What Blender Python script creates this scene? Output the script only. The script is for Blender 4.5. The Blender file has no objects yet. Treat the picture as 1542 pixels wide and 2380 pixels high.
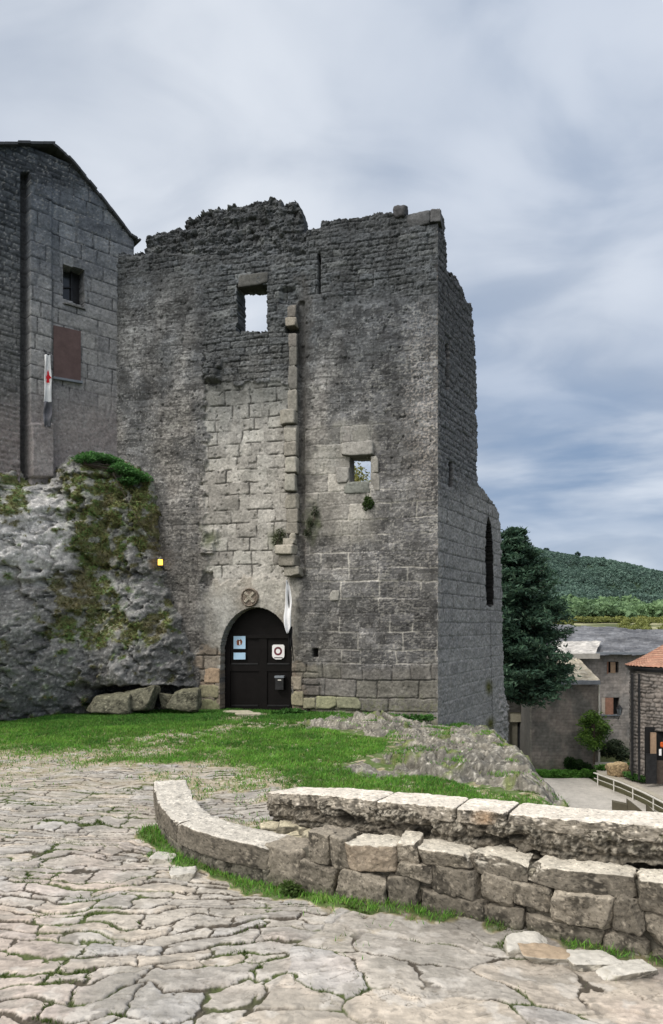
import bpy, math, random
import numpy as np
random.seed(7)
RNG = np.random.default_rng(11)
F, CX, HV, CZ = 1587.0, 771.0, 1450.0, 1.7
SC = bpy.context.scene
COL = SC.collection

# ------------------------------------------------------------------ helpers
def at(u, v, Y):
    return np.array([(u-CX)*Y/F, Y, CZ+(HV-v)*Y/F])

def px(P):
    Y = np.maximum(P[..., 1], .3)
    return CX+F*P[..., 0]/Y, HV-F*(P[..., 2]-CZ)/Y

def sst(x, a, b):
    t = np.clip((x-a)/(b-a), 0, 1)
    return t*t*(3-2*t)

def _hash(ix, iy, iz, seed):
    h = (ix.astype(np.int64)*374761393 + iy.astype(np.int64)*668265263 + iz.astype(np.int64)*2147483647 + seed*974711) & 0xffffffff
    h = ((h ^ (h >> 13))*1274126177) & 0xffffffff
    h = ((h ^ (h >> 16))*2246822519) & 0xffffffff
    return (h ^ (h >> 15)) & 0xffffffff

def h01(ix, iy, seed):
    ix = np.asarray(ix); iy = np.asarray(iy)
    return _hash(ix, iy, np.zeros_like(ix), seed)/4294967295.0

def noise2(x, y, seed=0):
    x0 = np.floor(x); y0 = np.floor(y)
    fx = x-x0; fy = y-y0
    ix = x0.astype(np.int64); iy = y0.astype(np.int64); z = np.zeros_like(ix)
    u = fx*fx*fx*(fx*(fx*6-15)+10); v = fy*fy*fy*(fy*(fy*6-15)+10)
    def g(dx, dy):
        a = _hash(ix+dx, iy+dy, z, seed)*(2*math.pi/4294967295.0)
        return np.cos(a)*(fx-dx)+np.sin(a)*(fy-dy)
    n0 = g(0, 0)*(1-u)+g(1, 0)*u
    n1 = g(0, 1)*(1-u)+g(1, 1)*u
    return (n0*(1-v)+n1*v)*1.5

def fbm(x, y, o=4, seed=0, gain=.5):
    s = np.zeros(np.broadcast(x, y).shape); a = 1.; f = 1.; t = 0.
    for i in range(o):
        s += a*noise2(x*f+i*17.3, y*f-i*9.1, seed+i*31); t += a; a *= gain; f *= 2.03
    return s/t*1.6

def noise3(x, y, z, seed=0):
    x0 = np.floor(x); y0 = np.floor(y); z0 = np.floor(z)
    fx, fy, fz = x-x0, y-y0, z-z0
    ix, iy, iz = x0.astype(np.int64), y0.astype(np.int64), z0.astype(np.int64)
    w = lambda t: t*t*t*(t*(t*6-15)+10)
    u, v, q = w(fx), w(fy), w(fz)
    r = 0
    for dx in (0, 1):
        for dy in (0, 1):
            for dz in (0, 1):
                h = _hash(ix+dx, iy+dy, iz+dz, seed)
                gx = ((h & 255)/127.5-1); gy = (((h >> 8) & 255)/127.5-1); gz = (((h >> 16) & 255)/127.5-1)
                r = r+(gx*(fx-dx)+gy*(fy-dy)+gz*(fz-dz))*(u if dx else 1-u)*(v if dy else 1-v)*(q if dz else 1-q)
    return r

def fbm3(P, sc, o=4, seed=0, gain=.5):
    s = 0; a = 1.; f = sc; t = 0.
    for i in range(o):
        s = s+a*noise3(P[..., 0]*f+i*7.7, P[..., 1]*f-i*3.1, P[..., 2]*f+i*5.3, seed+i*13); t += a; a *= gain; f *= 2.03
    return s/t*1.7

def worley(x, y, seed=0, jit=.85):
    ix = np.floor(x).astype(np.int64); iy = np.floor(y).astype(np.int64)
    f1 = np.full(x.shape, 9.); f2 = np.full(x.shape, 9.)
    cx = np.zeros(x.shape); cy = np.zeros(x.shape); cid = np.zeros(x.shape); ci2 = np.zeros(x.shape)
    for dx in (-1, 0, 1):
        for dy in (-1, 0, 1):
            a, b = ix+dx, iy+dy
            qx = a+.5+jit*(h01(a, b, seed)-.5); qy = b+.5+jit*(h01(a, b, seed+5)-.5)
            d = np.hypot(x-qx, y-qy)
            n = d < f1
            f2 = np.where(n, f1, np.minimum(f2, d)); f1 = np.where(n, d, f1)
            cx = np.where(n, qx, cx); cy = np.where(n, qy, cy)
            cid = np.where(n, h01(a, b, seed+9), cid); ci2 = np.where(n, h01(a, b, seed+14), ci2)
    return f1, f2, x-cx, y-cy, cid, ci2

def masonry(s, z, seed, ch, bw, warp=.02, r=.03, span=None, full=False):
    g = np.random.default_rng(seed)
    zz = z+warp*fbm(s*.7, z*.7, 3, seed)+warp*.4*fbm(s*4, z*4, 2, seed+3)
    ss = s+warp*fbm(s*1.1+9, z*1.1, 3, seed+7)+warp*.4*fbm(s*4+3, z*4, 2, seed+4)
    lo, hi = (zz.min()-.5, zz.max()+.5) if span is None else span[:2]
    e = [lo]
    while e[-1] < hi: e.append(e[-1]+g.uniform(*ch))
    e = np.array(e)
    k = np.clip(np.searchsorted(e, zz)-1, 0, len(e)-2)
    sl, sh = (ss.min()-1, ss.max()+1) if span is None else span[2:]
    dx = np.zeros(s.shape); rid = np.zeros(s.shape); rid2 = np.zeros(s.shape)
    for q in np.unique(k):
        m = k == q; g = np.random.default_rng([seed, int(q)])
        b = [sl-g.uniform(0, .5)]
        while b[-1] < sh: b.append(b[-1]+g.uniform(*bw)*(1 if g.random() > .2 else 1.5))
        b = np.array(b); j = np.clip(np.searchsorted(b, ss[m])-1, 0, len(b)-2)
        dx[m] = np.minimum(ss[m]-b[j], b[j+1]-ss[m])
        rr = g.random(len(b)); r2 = g.random(len(b))
        rid[m] = rr[j]; rid2[m] = r2[j]
    dz = np.minimum(zz-e[k], e[k+1]-zz)
    d = r-np.hypot(np.maximum(r-dx, 0), np.maximum(r-dz, 0))
    d = np.where((dx > r) & (dz > r), np.minimum(dx, dz), d)
    return (d, rid, rid2, zz-(e[k]+e[k+1])/2) if full else (d, rid, rid2)

def poly_sdf(x, y, poly):
    """signed distance, positive inside"""
    p = np.array(poly, float); n = len(p)
    d = np.full(x.shape, 1e9); ins = np.zeros(x.shape, bool)
    for i in range(n):
        a, b = p[i], p[(i+1) % n]
        ex, ey = b-a
        t = np.clip(((x-a[0])*ex+(y-a[1])*ey)/(ex*ex+ey*ey+1e-12), 0, 1)
        d = np.minimum(d, np.hypot(x-a[0]-t*ex, y-a[1]-t*ey))
        c = ((a[1] > y) != (b[1] > y))
        xi = a[0]+(y-a[1])*ex/(ey if abs(ey) > 1e-9 else 1e-9)
        ins ^= c & (x < xi)
    return np.where(ins, d, -d)

def line_dist(x, y, pts):
    d = np.full(np.shape(x), 1e9)
    for (ax, ay), (bx, by) in zip(pts[:-1], pts[1:]):
        ex, ey = bx-ax, by-ay
        t = np.clip(((x-ax)*ex+(y-ay)*ey)/(ex*ex+ey*ey), 0, 1)
        d = np.minimum(d, np.hypot(x-ax-t*ex, y-ay-t*ey))
    return d

def mix(a, b, m):
    m = np.asarray(m)[..., None]
    return np.asarray(a)*(1-m)+np.asarray(b)*m

def ball(u, v, cu, cv, ru, rv):
    return np.clip(1.3-np.hypot((u-cu)/ru, (v-cv)/rv), 0, 1)

# ------------------------------------------------------------------ mesh + objects
def mesh_np(name, verts, quads=None, mat=None, parent=None, col=None, tris=None, smooth=True):
    me = bpy.data.meshes.new(name)
    verts = np.asarray(verts, np.float32).reshape(-1, 3)
    loops = []; starts = []; tot = 0
    if quads is not None and len(quads):
        q = np.asarray(quads, np.int32).reshape(-1, 4); loops.append(q.ravel()); starts.append(np.arange(len(q))*4+tot); tot += q.size
    if tris is not None and len(tris):
        q = np.asarray(tris, np.int32).reshape(-1, 3); loops.append(q.ravel()); starts.append(np.arange(len(q))*3+tot); tot += q.size
    loops = np.concatenate(loops); starts = np.concatenate(starts).astype(np.int32)
    me.vertices.add(len(verts)); me.vertices.foreach_set('co', verts.ravel())
    me.loops.add(len(loops)); me.loops.foreach_set('vertex_index', loops)
    me.polygons.add(len(starts)); me.polygons.foreach_set('loop_start', starts)
    me.update(calc_edges=True)
    me.polygons.foreach_set('use_smooth', np.full(len(starts), bool(smooth)))
    if col is not None:
        c = np.ones((len(verts), 4), np.float32); c[:, :3] = np.clip(np.asarray(col).reshape(-1, 3), 0.002, .95)
        a = me.color_attributes.new('Col', 'FLOAT_COLOR', 'POINT'); a.data.foreach_set('color', c.ravel())
    if mat: me.materials.append(mat)
    o = bpy.data.objects.new(name, me); COL.objects.link(o)
    if parent is not None:
        o.parent = parent
        o.matrix_parent_inverse = mat_inv(parent)
    return o

def mat_inv(p):
    from mathutils import Matrix
    return Matrix.Translation(-p.location) if p.type == 'EMPTY' else Matrix.Identity(4)

def thing(name, label, cat, loc=(0, 0, 0), group=None):
    o = bpy.data.objects.new(name, None); COL.objects.link(o)
    o.location = [float(a) for a in loc]; o.empty_display_size = .2
    o['label'] = label; o['category'] = cat
    if group: o['group'] = group
    return o

def tag(o, label, cat, group=None, kind=None):
    o['label'] = label; o['category'] = cat
    if group: o['group'] = group
    if kind: o['kind'] = kind
    return o

def structure(o):
    o['kind'] = 'structure'; return o

def grid_quads(nr, nc):
    i = np.arange((nr-1)*(nc-1)); r, c = i//(nc-1), i % (nc-1)
    a = r*nc+c
    return np.stack([a, a+1, a+nc+1, a+nc], 1)

class MB:
    """collects boxes, tubes and slabs into one mesh"""
    def __init__(s): s.v = []; s.q = []; s.t = []; s.n = 0
    def add(s, v, q=(), t=()):
        s.v.append(np.asarray(v, float).reshape(-1, 3))
        if len(q): s.q.append(np.asarray(q)+s.n)
        if len(t): s.t.append(np.asarray(t)+s.n)
        s.n += len(s.v[-1])
    def box(s, o, ax, ay, az):
        o, ax, ay, az = [np.asarray(a, float) for a in (o, ax, ay, az)]
        v = [o, o+ax, o+ax+ay, o+ay, o+az, o+ax+az, o+ax+ay+az, o+ay+az]
        s.add(v, [(0, 3, 2, 1), (4, 5, 6, 7), (0, 1, 5, 4), (1, 2, 6, 5), (2, 3, 7, 6), (3, 0, 4, 7)])
    def tube(s, pts, r0, r1=None, n=8):
        pts = [np.asarray(p, float) for p in pts]; r1 = r0 if r1 is None else r1
        V = []
        for i, p in enumerate(pts):
            d = pts[min(i+1, len(pts)-1)]-pts[max(i-1, 0)]; d = d/(np.linalg.norm(d)+1e-9)
            a = np.cross(d, [0, 0, 1.] if abs(d[2]) < .9 else [1., 0, 0]); a /= np.linalg.norm(a); b = np.cross(d, a)
            r = r0+(r1-r0)*i/max(1, len(pts)-1)
            for k in range(n):
                t = 2*math.pi*k/n; V.append(p+r*(math.cos(t)*a+math.sin(t)*b))
        Q = []
        for i in range(len(pts)-1):
            for k in range(n): Q.append((i*n+k, i*n+(k+1) % n, (i+1)*n+(k+1) % n, (i+1)*n+k))
        m = len(V); V.append(pts[0]); V.append(pts[-1]); T = []
        for k in range(n):
            T.append((m, (k+1) % n, k)); e = (len(pts)-1)*n; T.append((m+1, e+k, e+(k+1) % n))
        s.add(V, Q, T)
    def poly(s, pts, off):
        """prism from a planar polygon (fan)"""
        p = np.asarray(pts, float); n = len(p); off = np.asarray(off, float)
        c = p.mean(0)
        V = list(p)+list(p+off)+[c, c+off]; Q = []; T = []
        for i in range(n):
            j = (i+1) % n
            Q.append((i, j, n+j, n+i)); T.append((2*n, j, i)); T.append((2*n+1, n+i, n+j))
        s.add(V, Q, T)
    def build(s, name, mat, parent=None, smooth=False, col=None):
        v = np.concatenate(s.v)
        c = None
        if col is not None: c = np.broadcast_to(np.asarray(col, float), v.shape)
        return mesh_np(name, v, np.concatenate(s.q) if s.q else None, mat, parent, c, np.concatenate(s.t) if s.t else None, smooth)

# ------------------------------------------------------------------ materials
def nd(nt, t, **k):
    n = nt.nodes.new(t)
    for a, b in k.items(): setattr(n, a, b)
    return n

def material(name, color=None, rough=.9, vscale=9., var=.35, bump=.35, bscale=45., bdist=.02, metal=0., emit=None, spec=.25, transl=0., fleck=None):
    """colour from the mesh's own colour layer (or a constant) broken up by noise, with noise bump"""
    m = bpy.data.materials.new(name); m.use_nodes = True; nt = m.node_tree; nt.nodes.clear()
    out = nd(nt, 'ShaderNodeOutputMaterial'); b = nd(nt, 'ShaderNodeBsdfPrincipled')
    nt.links.new(b.outputs[0], out.inputs[0])
    tc = nd(nt, 'ShaderNodeTexCoord')
    if color is None:
        c = nd(nt, 'ShaderNodeAttribute', attribute_name='Col').outputs['Color']
    else:
        r = nd(nt, 'ShaderNodeRGB'); r.outputs[0].default_value = (*color, 1); c = r.outputs[0]
    n1 = nd(nt, 'ShaderNodeTexNoise'); n1.inputs['Scale'].default_value = vscale; n1.inputs['Detail'].default_value = 8; n1.inputs['Roughness'].default_value = .65
    nt.links.new(tc.outputs['Object'], n1.inputs['Vector'])
    mr = nd(nt, 'ShaderNodeMapRange'); mr.inputs[1].default_value = .3; mr.inputs[2].default_value = .7
    mr.inputs[3].default_value = 1-var; mr.inputs[4].default_value = 1+var
    nt.links.new(n1.outputs['Fac'], mr.inputs[0])
    fac = mr.outputs[0]
    if fleck:                                  # pale lichen flecks and dark pits: (scale, pale gain, pit depth, threshold)
        n3 = nd(nt, 'ShaderNodeTexNoise'); n3.inputs['Scale'].default_value = fleck[0]; n3.inputs['Detail'].default_value = 4; n3.inputs['Roughness'].default_value = .68
        nt.links.new(tc.outputs['Object'], n3.inputs['Vector'])
        def mrn(a, b, t0, t1):
            q = nd(nt, 'ShaderNodeMapRange', interpolation_type='SMOOTHSTEP'); nt.links.new(n3.outputs['Fac'], q.inputs[0])
            for i, w in enumerate((a, b, t0, t1)): q.inputs[i+1].default_value = w
            return q.outputs[0]
        t = fleck[3]
        for o_ in (mrn(.5+t, .5+t+.1, 1., 1+fleck[1]), mrn(.5-t-.1, .5-t, 1-fleck[2], 1.)):
            ml = nd(nt, 'ShaderNodeMath', operation='MULTIPLY'); nt.links.new(fac, ml.inputs[0]); nt.links.new(o_, ml.inputs[1]); fac = ml.outputs[0]
    vm = nd(nt, 'ShaderNodeVectorMath', operation='SCALE')
    nt.links.new(c, vm.inputs[0]); nt.links.new(fac, vm.inputs['Scale'])
    nt.links.new(vm.outputs[0], b.inputs['Base Color'])
    b.inputs['Roughness'].default_value = rough; b.inputs['Metallic'].default_value = metal
    b.inputs['Specular IOR Level'].default_value = spec
    if bump:
        n2 = nd(nt, 'ShaderNodeTexNoise'); n2.inputs['Scale'].default_value = bscale; n2.inputs['Detail'].default_value = 6; n2.inputs['Roughness'].default_value = .7
        nt.links.new(tc.outputs['Object'], n2.inputs['Vector'])
        bp = nd(nt, 'ShaderNodeBump'); bp.inputs['Strength'].default_value = bump; bp.inputs['Distance'].default_value = bdist
        nt.links.new(n2.outputs['Fac'], bp.inputs['Height']); nt.links.new(bp.outputs[0], b.inputs['Normal'])
    if emit:
        b.inputs['Emission Color'].default_value = (*emit[:3], 1); b.inputs['Emission Strength'].default_value = emit[3]
    if transl:
        tr = nd(nt, 'ShaderNodeBsdfTranslucent'); nt.links.new(vm.outputs[0], tr.inputs['Color'])
        ms = nd(nt, 'ShaderNodeMixShader'); ms.inputs[0].default_value = transl
        nt.links.new(b.outputs[0], ms.inputs[1]); nt.links.new(tr.outputs[0], ms.inputs[2]); nt.links.new(ms.outputs[0], out.inputs[0])
    return m

M_WALL = material('weathered_stone', None, vscale=14, var=.3, bump=.45, bscale=38, bdist=.02, fleck=(21, .40, .40, .07))
M_PAVE = material('paving_stone', None, vscale=16, var=.16, bump=.5, bscale=60, bdist=.006, rough=.85, fleck=(34, .18, .32, .1))
M_ROCK = material('lichened_rock', None, vscale=9, var=.35, bump=.6, bscale=40, bdist=.02, fleck=(17, .8, .5, .06))
M_BLOCK = material('lichened_block', None, vscale=11, var=.25, bump=.7, bscale=55, bdist=.012, fleck=(42, .55, .55, .06))
M_LEAF = material('foliage', None, vscale=2, var=.3, bump=0, rough=.6, transl=.3)
M_FAR = material('distant_wall', None, vscale=3, var=.18, bump=.3, bscale=12, bdist=.04)
M_BARK = material('bark', (.07, .055, .045), vscale=6, bscale=20)
M_DOOR = material('dark_painted_wood', (.006, .005, .005), rough=.6, vscale=5, var=.3, bump=.2, bscale=30, bdist=.004, spec=.12)
M_CLOTH_W = material('white_cloth', (.78, .78, .8), vscale=4, var=.06, bump=.15, bscale=60, bdist=.004)
M_CLOTH_G = material('grey_cloth', (.13, .13, .15), vscale=4, var=.12, bump=.15, bscale=60, bdist=.004)
M_CLOTH_R = material('red_cloth', (.55, .02, .03), vscale=4, var=.1, bump=0)
M_BLACK = material('black_cloth', (.006, .006, .007), vscale=5, var=.2, bump=.1)
M_BLUE = material('pale_blue_print', (.38, .55, .72), vscale=6, var=.04, bump=0, rough=.5)
M_WHITE = material('white_print', (.8, .79, .8), vscale=6, var=.03, bump=0, rough=.5)
M_MAROON = material('maroon_print', (.12, .02, .035), vscale=10, var=.2, bump=0, rough=.5)
M_RUST = material('brown_print', (.16, .05, .02), vscale=60, var=.6, bump=0, rough=.5)
M_METAL = material('dark_metal', (.03, .03, .032), rough=.45, vscale=8, var=.3, bump=.1, metal=.5)
M_ZINC = material('weathered_zinc', (.2, .22, .25), rough=.5, vscale=3, var=.2, bump=.05, metal=.3)
M_PALE = material('pale_painted_metal', (.6, .58, .54), rough=.5, vscale=4, var=.12, bump=.05)
M_WOOD = material('russet_wood', (.26, .14, .10), vscale=6, var=.25, bump=.3, bscale=25, bdist=.01)
M_TAN = material('tan_wood', (.32, .22, .15), vscale=6, var=.25, bump=.3, bscale=25, bdist=.01)
M_DARK = material('dark_interior', (.012, .012, .013), vscale=3, var=.3, bump=0)
M_GLASS = material('dark_window_glass', (.03, .033, .037), rough=.15, vscale=2, var=.3, bump=0, spec=.5)
M_SLATE = material('roof_slate', None, vscale=5, var=.25, bump=.4, bscale=20, bdist=.02, rough=.7)
M_TERR = material('terrain_soil', None, vscale=.4, var=.3, bump=.3, bscale=2, bdist=.2)
M_PANEL = material('faded_maroon_panel', (.115, .078, .077), vscale=5, var=.2, bump=.3, bscale=40, bdist=.006)
M_LAMP = material('lit_lamp_glass', (.9, .6, .15), emit=(1, .50, .05, 2.2), bump=0, var=.02)
M_GRASS = material('grass_blades', None, vscale=1.5, var=.3, bump=0, rough=.6, transl=.25)

# ------------------------------------------------------------------ walls as relief sheets
class Wall:
    def __init__(s, O, d):
        s.O = np.array([O[0], O[1], 0.]); d = np.array(d, float)/np.hypot(*d)
        s.d = np.array([d[0], d[1], 0]); s.n = np.array([d[1], -d[0], 0.])
    def sz(s, u, v):
        k = (u-CX)/F
        Y = (s.O @ s.n)/(k*s.n[0]+s.n[1])
        P = np.array([k*Y, Y, CZ+(HV-v)*Y/F])
        return (P-s.O) @ s.d, P[2]
    def pt(s, S, Z, h=0.):
        S = np.asarray(S, float); Z = np.asarray(Z, float)
        return s.O+S[..., None]*s.d+np.asarray(h)[..., None]*s.n+Z[..., None]*np.array([0, 0, 1.])
    def p(s, u, v, h=0.):
        a, z = s.sz(u, v); return s.O+a*s.d+h*s.n+np.array([0, 0, z])

class Path:
    """a wall face that follows a plan polyline; h is measured outwards (towards the right of travel)"""
    def __init__(s, pts):
        p = np.array(pts, float); q = [p[0]]
        for i in range(len(p)-1):              # Catmull-Rom smoothing
            a, b, c, d = p[max(i-1, 0)], p[i], p[i+1], p[min(i+2, len(p)-1)]
            for t in np.linspace(.1, 1, 10):
                q.append(.5*(2*b+(c-a)*t+(2*a-5*b+4*c-d)*t*t+(3*b-a-3*c+d)*t**3))
        s.q = np.array(q); seg = np.hypot(*np.diff(s.q, axis=0).T); s.s = np.concatenate([[0], np.cumsum(seg)]); s.L = s.s[-1]
        g = np.gradient(s.q, s.s, axis=0); g /= np.hypot(g[:, 0], g[:, 1])[:, None]; s.g = g
    def pt(s, S, Z, h=0.):
        S = np.asarray(S, float)
        ov = S-np.clip(S, 0, s.L)
        x = np.interp(S, s.s, s.q[:, 0]); y = np.interp(S, s.s, s.q[:, 1])
        gx = np.interp(S, s.s, s.g[:, 0]); gy = np.interp(S, s.s, s.g[:, 1])
        return np.stack([x+ov*gx+h*gy, y+ov*gy-h*gx, np.asarray(Z)+0*S], -1)

def relief(name, wall, s0, s1, z0, z1, res, hfun, cfun, keep, thick, mat, parent):
    ns = int((s1-s0)/res)+2; nz = int((z1-z0)/res)+2
    S, Z = np.meshgrid(np.linspace(s0, s1, ns), np.linspace(z0, z1, nz))
    P0 = wall.pt(S, Z, np.zeros_like(S)); U, V = px(P0)
    H = hfun(S, Z, U, V); C = cfun(S, Z, U, V, H)
    P = wall.pt(S, Z, H)
    Q = grid_quads(nz, ns)
    k = keep(S.ravel()[Q].mean(1), Z.ravel()[Q].mean(1), U.ravel()[Q].mean(1), V.ravel()[Q].mean(1)) if keep else np.ones(len(Q), bool)
    Q = Q[k]
    # rim
    E = np.concatenate([Q[:, [0, 1]], Q[:, [1, 2]], Q[:, [2, 3]], Q[:, [3, 0]]])
    key = np.sort(E, 1); key = key[:, 0].astype(np.int64)*(ns*nz)+key[:, 1]
    _, inv, cnt = np.unique(key, return_inverse=True, return_counts=True)
    B = E[cnt[inv] == 1]
    V0 = P.reshape(-1, 3); C0 = C.reshape(-1, 3)
    bi = np.unique(B); mp = np.full(ns*nz, -1); 
    nb = len(V0); layers = 5
    rimV = []; rimC = []
    for L in range(layers):
        f = L/(layers-1.)
        hb = H.ravel()[bi]*(1-f)-thick*f
        jz = (0 if L == 0 else 1)*.025*(h01(bi, bi*0+L, 3)-.5)
        rimV.append(wall.pt(S.ravel()[bi]+jz, Z.ravel()[bi]+jz, hb)); rimC.append(C0[bi]*(.95 if L else 1))
    mp[bi] = np.arange(len(bi)); nbv = len(bi)
    RQ = []
    for L in range(layers-1):
        a = nb+L*nbv+mp[B]; b = nb+(L+1)*nbv+mp[B]
        RQ.append(np.stack([a[:, 1], a[:, 0], b[:, 0], b[:, 1]], 1))
    V = np.concatenate([V0]+rimV); C = np.concatenate([C0]+rimC); Q = np.concatenate([Q]+RQ)
    used = np.unique(Q); rm = np.full(len(V), -1); rm[used] = np.arange(len(used))
    return mesh_np(name, V[used], rm[Q], mat, parent, C[used])

# ------------------------------------------------------------------ rounded rough stones
_cube = {}
def cube_grid(n):
    if n in _cube: return _cube[n]
    g = np.linspace(-1, 1, n); A, B = np.meshgrid(g, g); A, B = A.ravel(), B.ravel(); o = np.ones_like(A)
    fs = [np.stack(t, 1) for t in ((A, B, o), (B, A, -o), (o, A, B), (-o, B, A), (B, o, A), (A, -o, B))]
    V = np.concatenate(fs); q = grid_quads(n, n)
    Q = np.concatenate([q+i*n*n for i in range(6)])
    key = np.round(V*1000).astype(np.int64); _, idx, inv = np.unique(key, axis=0, return_index=True, return_inverse=True)
    inv = inv.ravel()
    _cube[n] = (V[idx], inv[Q]); return _cube[n]

def stone_local(half, seed, n=12, k=7., rough=.06, nsc=4., skew=.08, chip=True, fine=.006):
    """vertices of a rounded irregular block in local axes (s, out, up) + per-vertex unit normal guess"""
    g = np.random.default_rng(seed)
    V, Q = cube_grid(n)
    nrm = (np.abs(V)**k).sum(1)**(1/k)
    p = V/nrm[:, None]
    for _ in range(7 if chip else 0):
        w = g.normal(size=3); w /= np.linalg.norm(w); sup = np.abs(w).sum(); lim = sup*g.uniform(.72, .95)
        ex = np.clip(p @ w-lim, 0, None); p = p-ex[:, None]*w*.9
    for a in range(3):
        for b in range(3):
            if a != b: p[:, a] += skew*g.uniform(-1, 1)*p[:, b]*1.0
    for a, b in ((0, 2), (2, 0), (1, 0)):
        p[:, a] *= 1+skew*g.uniform(-1, 1)*p[:, b]
    q = p*np.asarray(half)
    d = V/np.linalg.norm(V, axis=1)[:, None]
    q2 = q+seed*3.17
    q = q+d*(rough*fbm3(q2, nsc, 4, seed % 97))[:, None]*min(half)*2
    if fine: q = q+d*(fine*1.7*fbm3(q2, 22., 3, seed % 89))[:, None]
    return q, Q, d

def toplit_lichen_col(P, N, top, side, seed, dark=.35, spec=.3):
    """lichen tones and flecks, with toplight put in: pale tops, dark sides"""
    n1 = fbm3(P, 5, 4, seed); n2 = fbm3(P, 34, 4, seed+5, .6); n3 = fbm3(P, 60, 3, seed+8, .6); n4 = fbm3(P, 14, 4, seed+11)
    t = sst(N[:, 2]+.25*n4, .45, .85)  # upward faces go pale: light from above painted into the colour
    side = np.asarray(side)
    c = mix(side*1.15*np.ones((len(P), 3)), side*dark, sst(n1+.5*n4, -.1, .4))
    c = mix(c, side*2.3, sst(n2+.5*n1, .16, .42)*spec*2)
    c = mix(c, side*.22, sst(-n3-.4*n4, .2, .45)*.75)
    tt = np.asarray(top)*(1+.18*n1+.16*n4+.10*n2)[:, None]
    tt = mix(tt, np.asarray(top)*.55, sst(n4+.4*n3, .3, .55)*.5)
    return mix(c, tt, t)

def vnorm(V, Q):
    a, b, c, d = V[Q[:, 0]], V[Q[:, 1]], V[Q[:, 2]], V[Q[:, 3]]
    fn = np.cross(c-a, d-b); N = np.zeros_like(V)
    for i in range(4): np.add.at(N, Q[:, i], fn)
    return N/(np.linalg.norm(N, axis=1)[:, None]+1e-12)

# ------------------------------------------------------------------ leaf cards
def cards(C, size, asp=.5, seed=0, up=0., droop=None):
    g = np.random.default_rng(seed); n = len(C)
    a = g.normal(size=(n, 3)); a[:, 2] = a[:, 2]*.6
    if droop is not None: a = a*.5+droop
    a /= np.linalg.norm(a, axis=1)[:, None]
    b = g.normal(size=(n, 3)); b -= (b*a).sum(1)[:, None]*a; b /= np.linalg.norm(b, axis=1)[:, None]
    sz = (np.asarray(size)*np.ones(n)*g.uniform(.6, 1.3, n))[:, None]
    a = a*sz; b = b*sz*asp
    V = np.stack([C-a, C-b*.8+a*.05, C+a, C+b*.8+a*.05], 1).reshape(-1, 3)
    return V, np.arange(4*n).reshape(-1, 4)

def foliage(name, C, size, col, parent=None, asp=.5, seed=0, mat=None, droop=None):
    V, Q = cards(C, size, asp, seed, droop=droop)
    c = np.repeat(col, 4, axis=0)
    return mesh_np(name, V, Q, mat or M_LEAF, parent, c, smooth=False)

# ================================================================== TERRAIN
EDGE_Y = [1, 2.2, 3, 3.6, 4.2, 5, 7, 9, 11, 13, 15, 17, 30]
EDGE_X = [6, 4.6, 3.6, 2.7, 2.1, 2.0, 2.05, 2.3, 2.55, 2.75, 2.9, 3.2, 3.4]
PL = -6.6                                    # level of the village square
def plateau(x, y):
    z = -.033*np.clip(y-4, 0, 13)
    z = z-.30*sst(x, .3, 2.6)*sst(y, 11, 14.5)
    return z
def ground_z(x, y):
    d = x-np.interp(y, EDGE_Y, EDGE_X)
    t = sst(d, 0, 2.6)
    return plateau(x, y)*(1-t)+PL*t

PATH_L = [(-1.74, 6.72), (-1.47, 5.85), (-1.16, 5.19), (-.85, 4.86), (-.63, 4.71), (-.43, 4.58)]
PATH_R = [(-.46, 4.62), (.02, 4.27), (.45, 4.12), (.78, 3.98), (1.22, 3.67), (1.62, 3.48), (2.3, 3.0), (3.1, 2.4)]
PATH_U = [(-.50, 5.30), (-.02, 4.70), (.47, 4.35), (.97, 4.05), (1.40, 3.78), (1.85, 3.58), (2.55, 3.15), (3.25, 2.65)]
ROCKPOLY = [(-.75, 13.7), (.3, 14.6), (1.8, 14.8), (2.7, 15.1), (3.9, 15.0), (4.4, 12.8), (4.6, 10.5), (4.4, 8.5), (4.0, 6.6), (2.5, 6.5), (1.75, 7.2), (1.15, 8.2), (.35, 8.5), (.1, 9.0), (.75, 9.9), (.95, 11.3), (.1, 12.4)]

def grass_mask(x, y):
    n = fbm(x*.9, y*.9, 4, 51); n2 = fbm(x*4, y*4, 3, 52)
    lim = np.where(x < -1.6, 8.7, np.interp(x, [-1.6, -.9, -.3, .2], [8.7, 7.0, 5.4, 5.0]))
    g = sst(y+1.9*n+1.5*n2-lim, -1.4, 2.6); g = g*(1-.55*sst(n2+.5*fbm(x*9, y*9, 3, 152), .12, .5)*sst(14.5-y, 0, 3))
    tr = line_dist(x, y, [(-4.4, 8.0), (-3.4, 10.3), (-2.3, 12.6), (-1.75, 15.5)])
    g = g*(1-.68*np.exp(-(tr/.85)**2)*sst(n2+n, -.55, .25))
    tr2 = np.hypot((x+1.0)/1.0, (y-13.6)/.9)
    g = g*(1-.8*np.exp(-tr2**2)*sst(n2, -.4, .2))
    # strip along the foot of the low wall
    dl = line_dist(x, y, PATH_L[1:]+PATH_R[:3])
    g = np.maximum(g, sst(.22+.12*n2-dl, 0, .1)*(y > 3))
    dr = line_dist(x, y, PATH_R[2:])
    g = np.maximum(g, .8*sst(.10+.14*n2+.1*n-dr, 0, .1))
    return g

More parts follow.
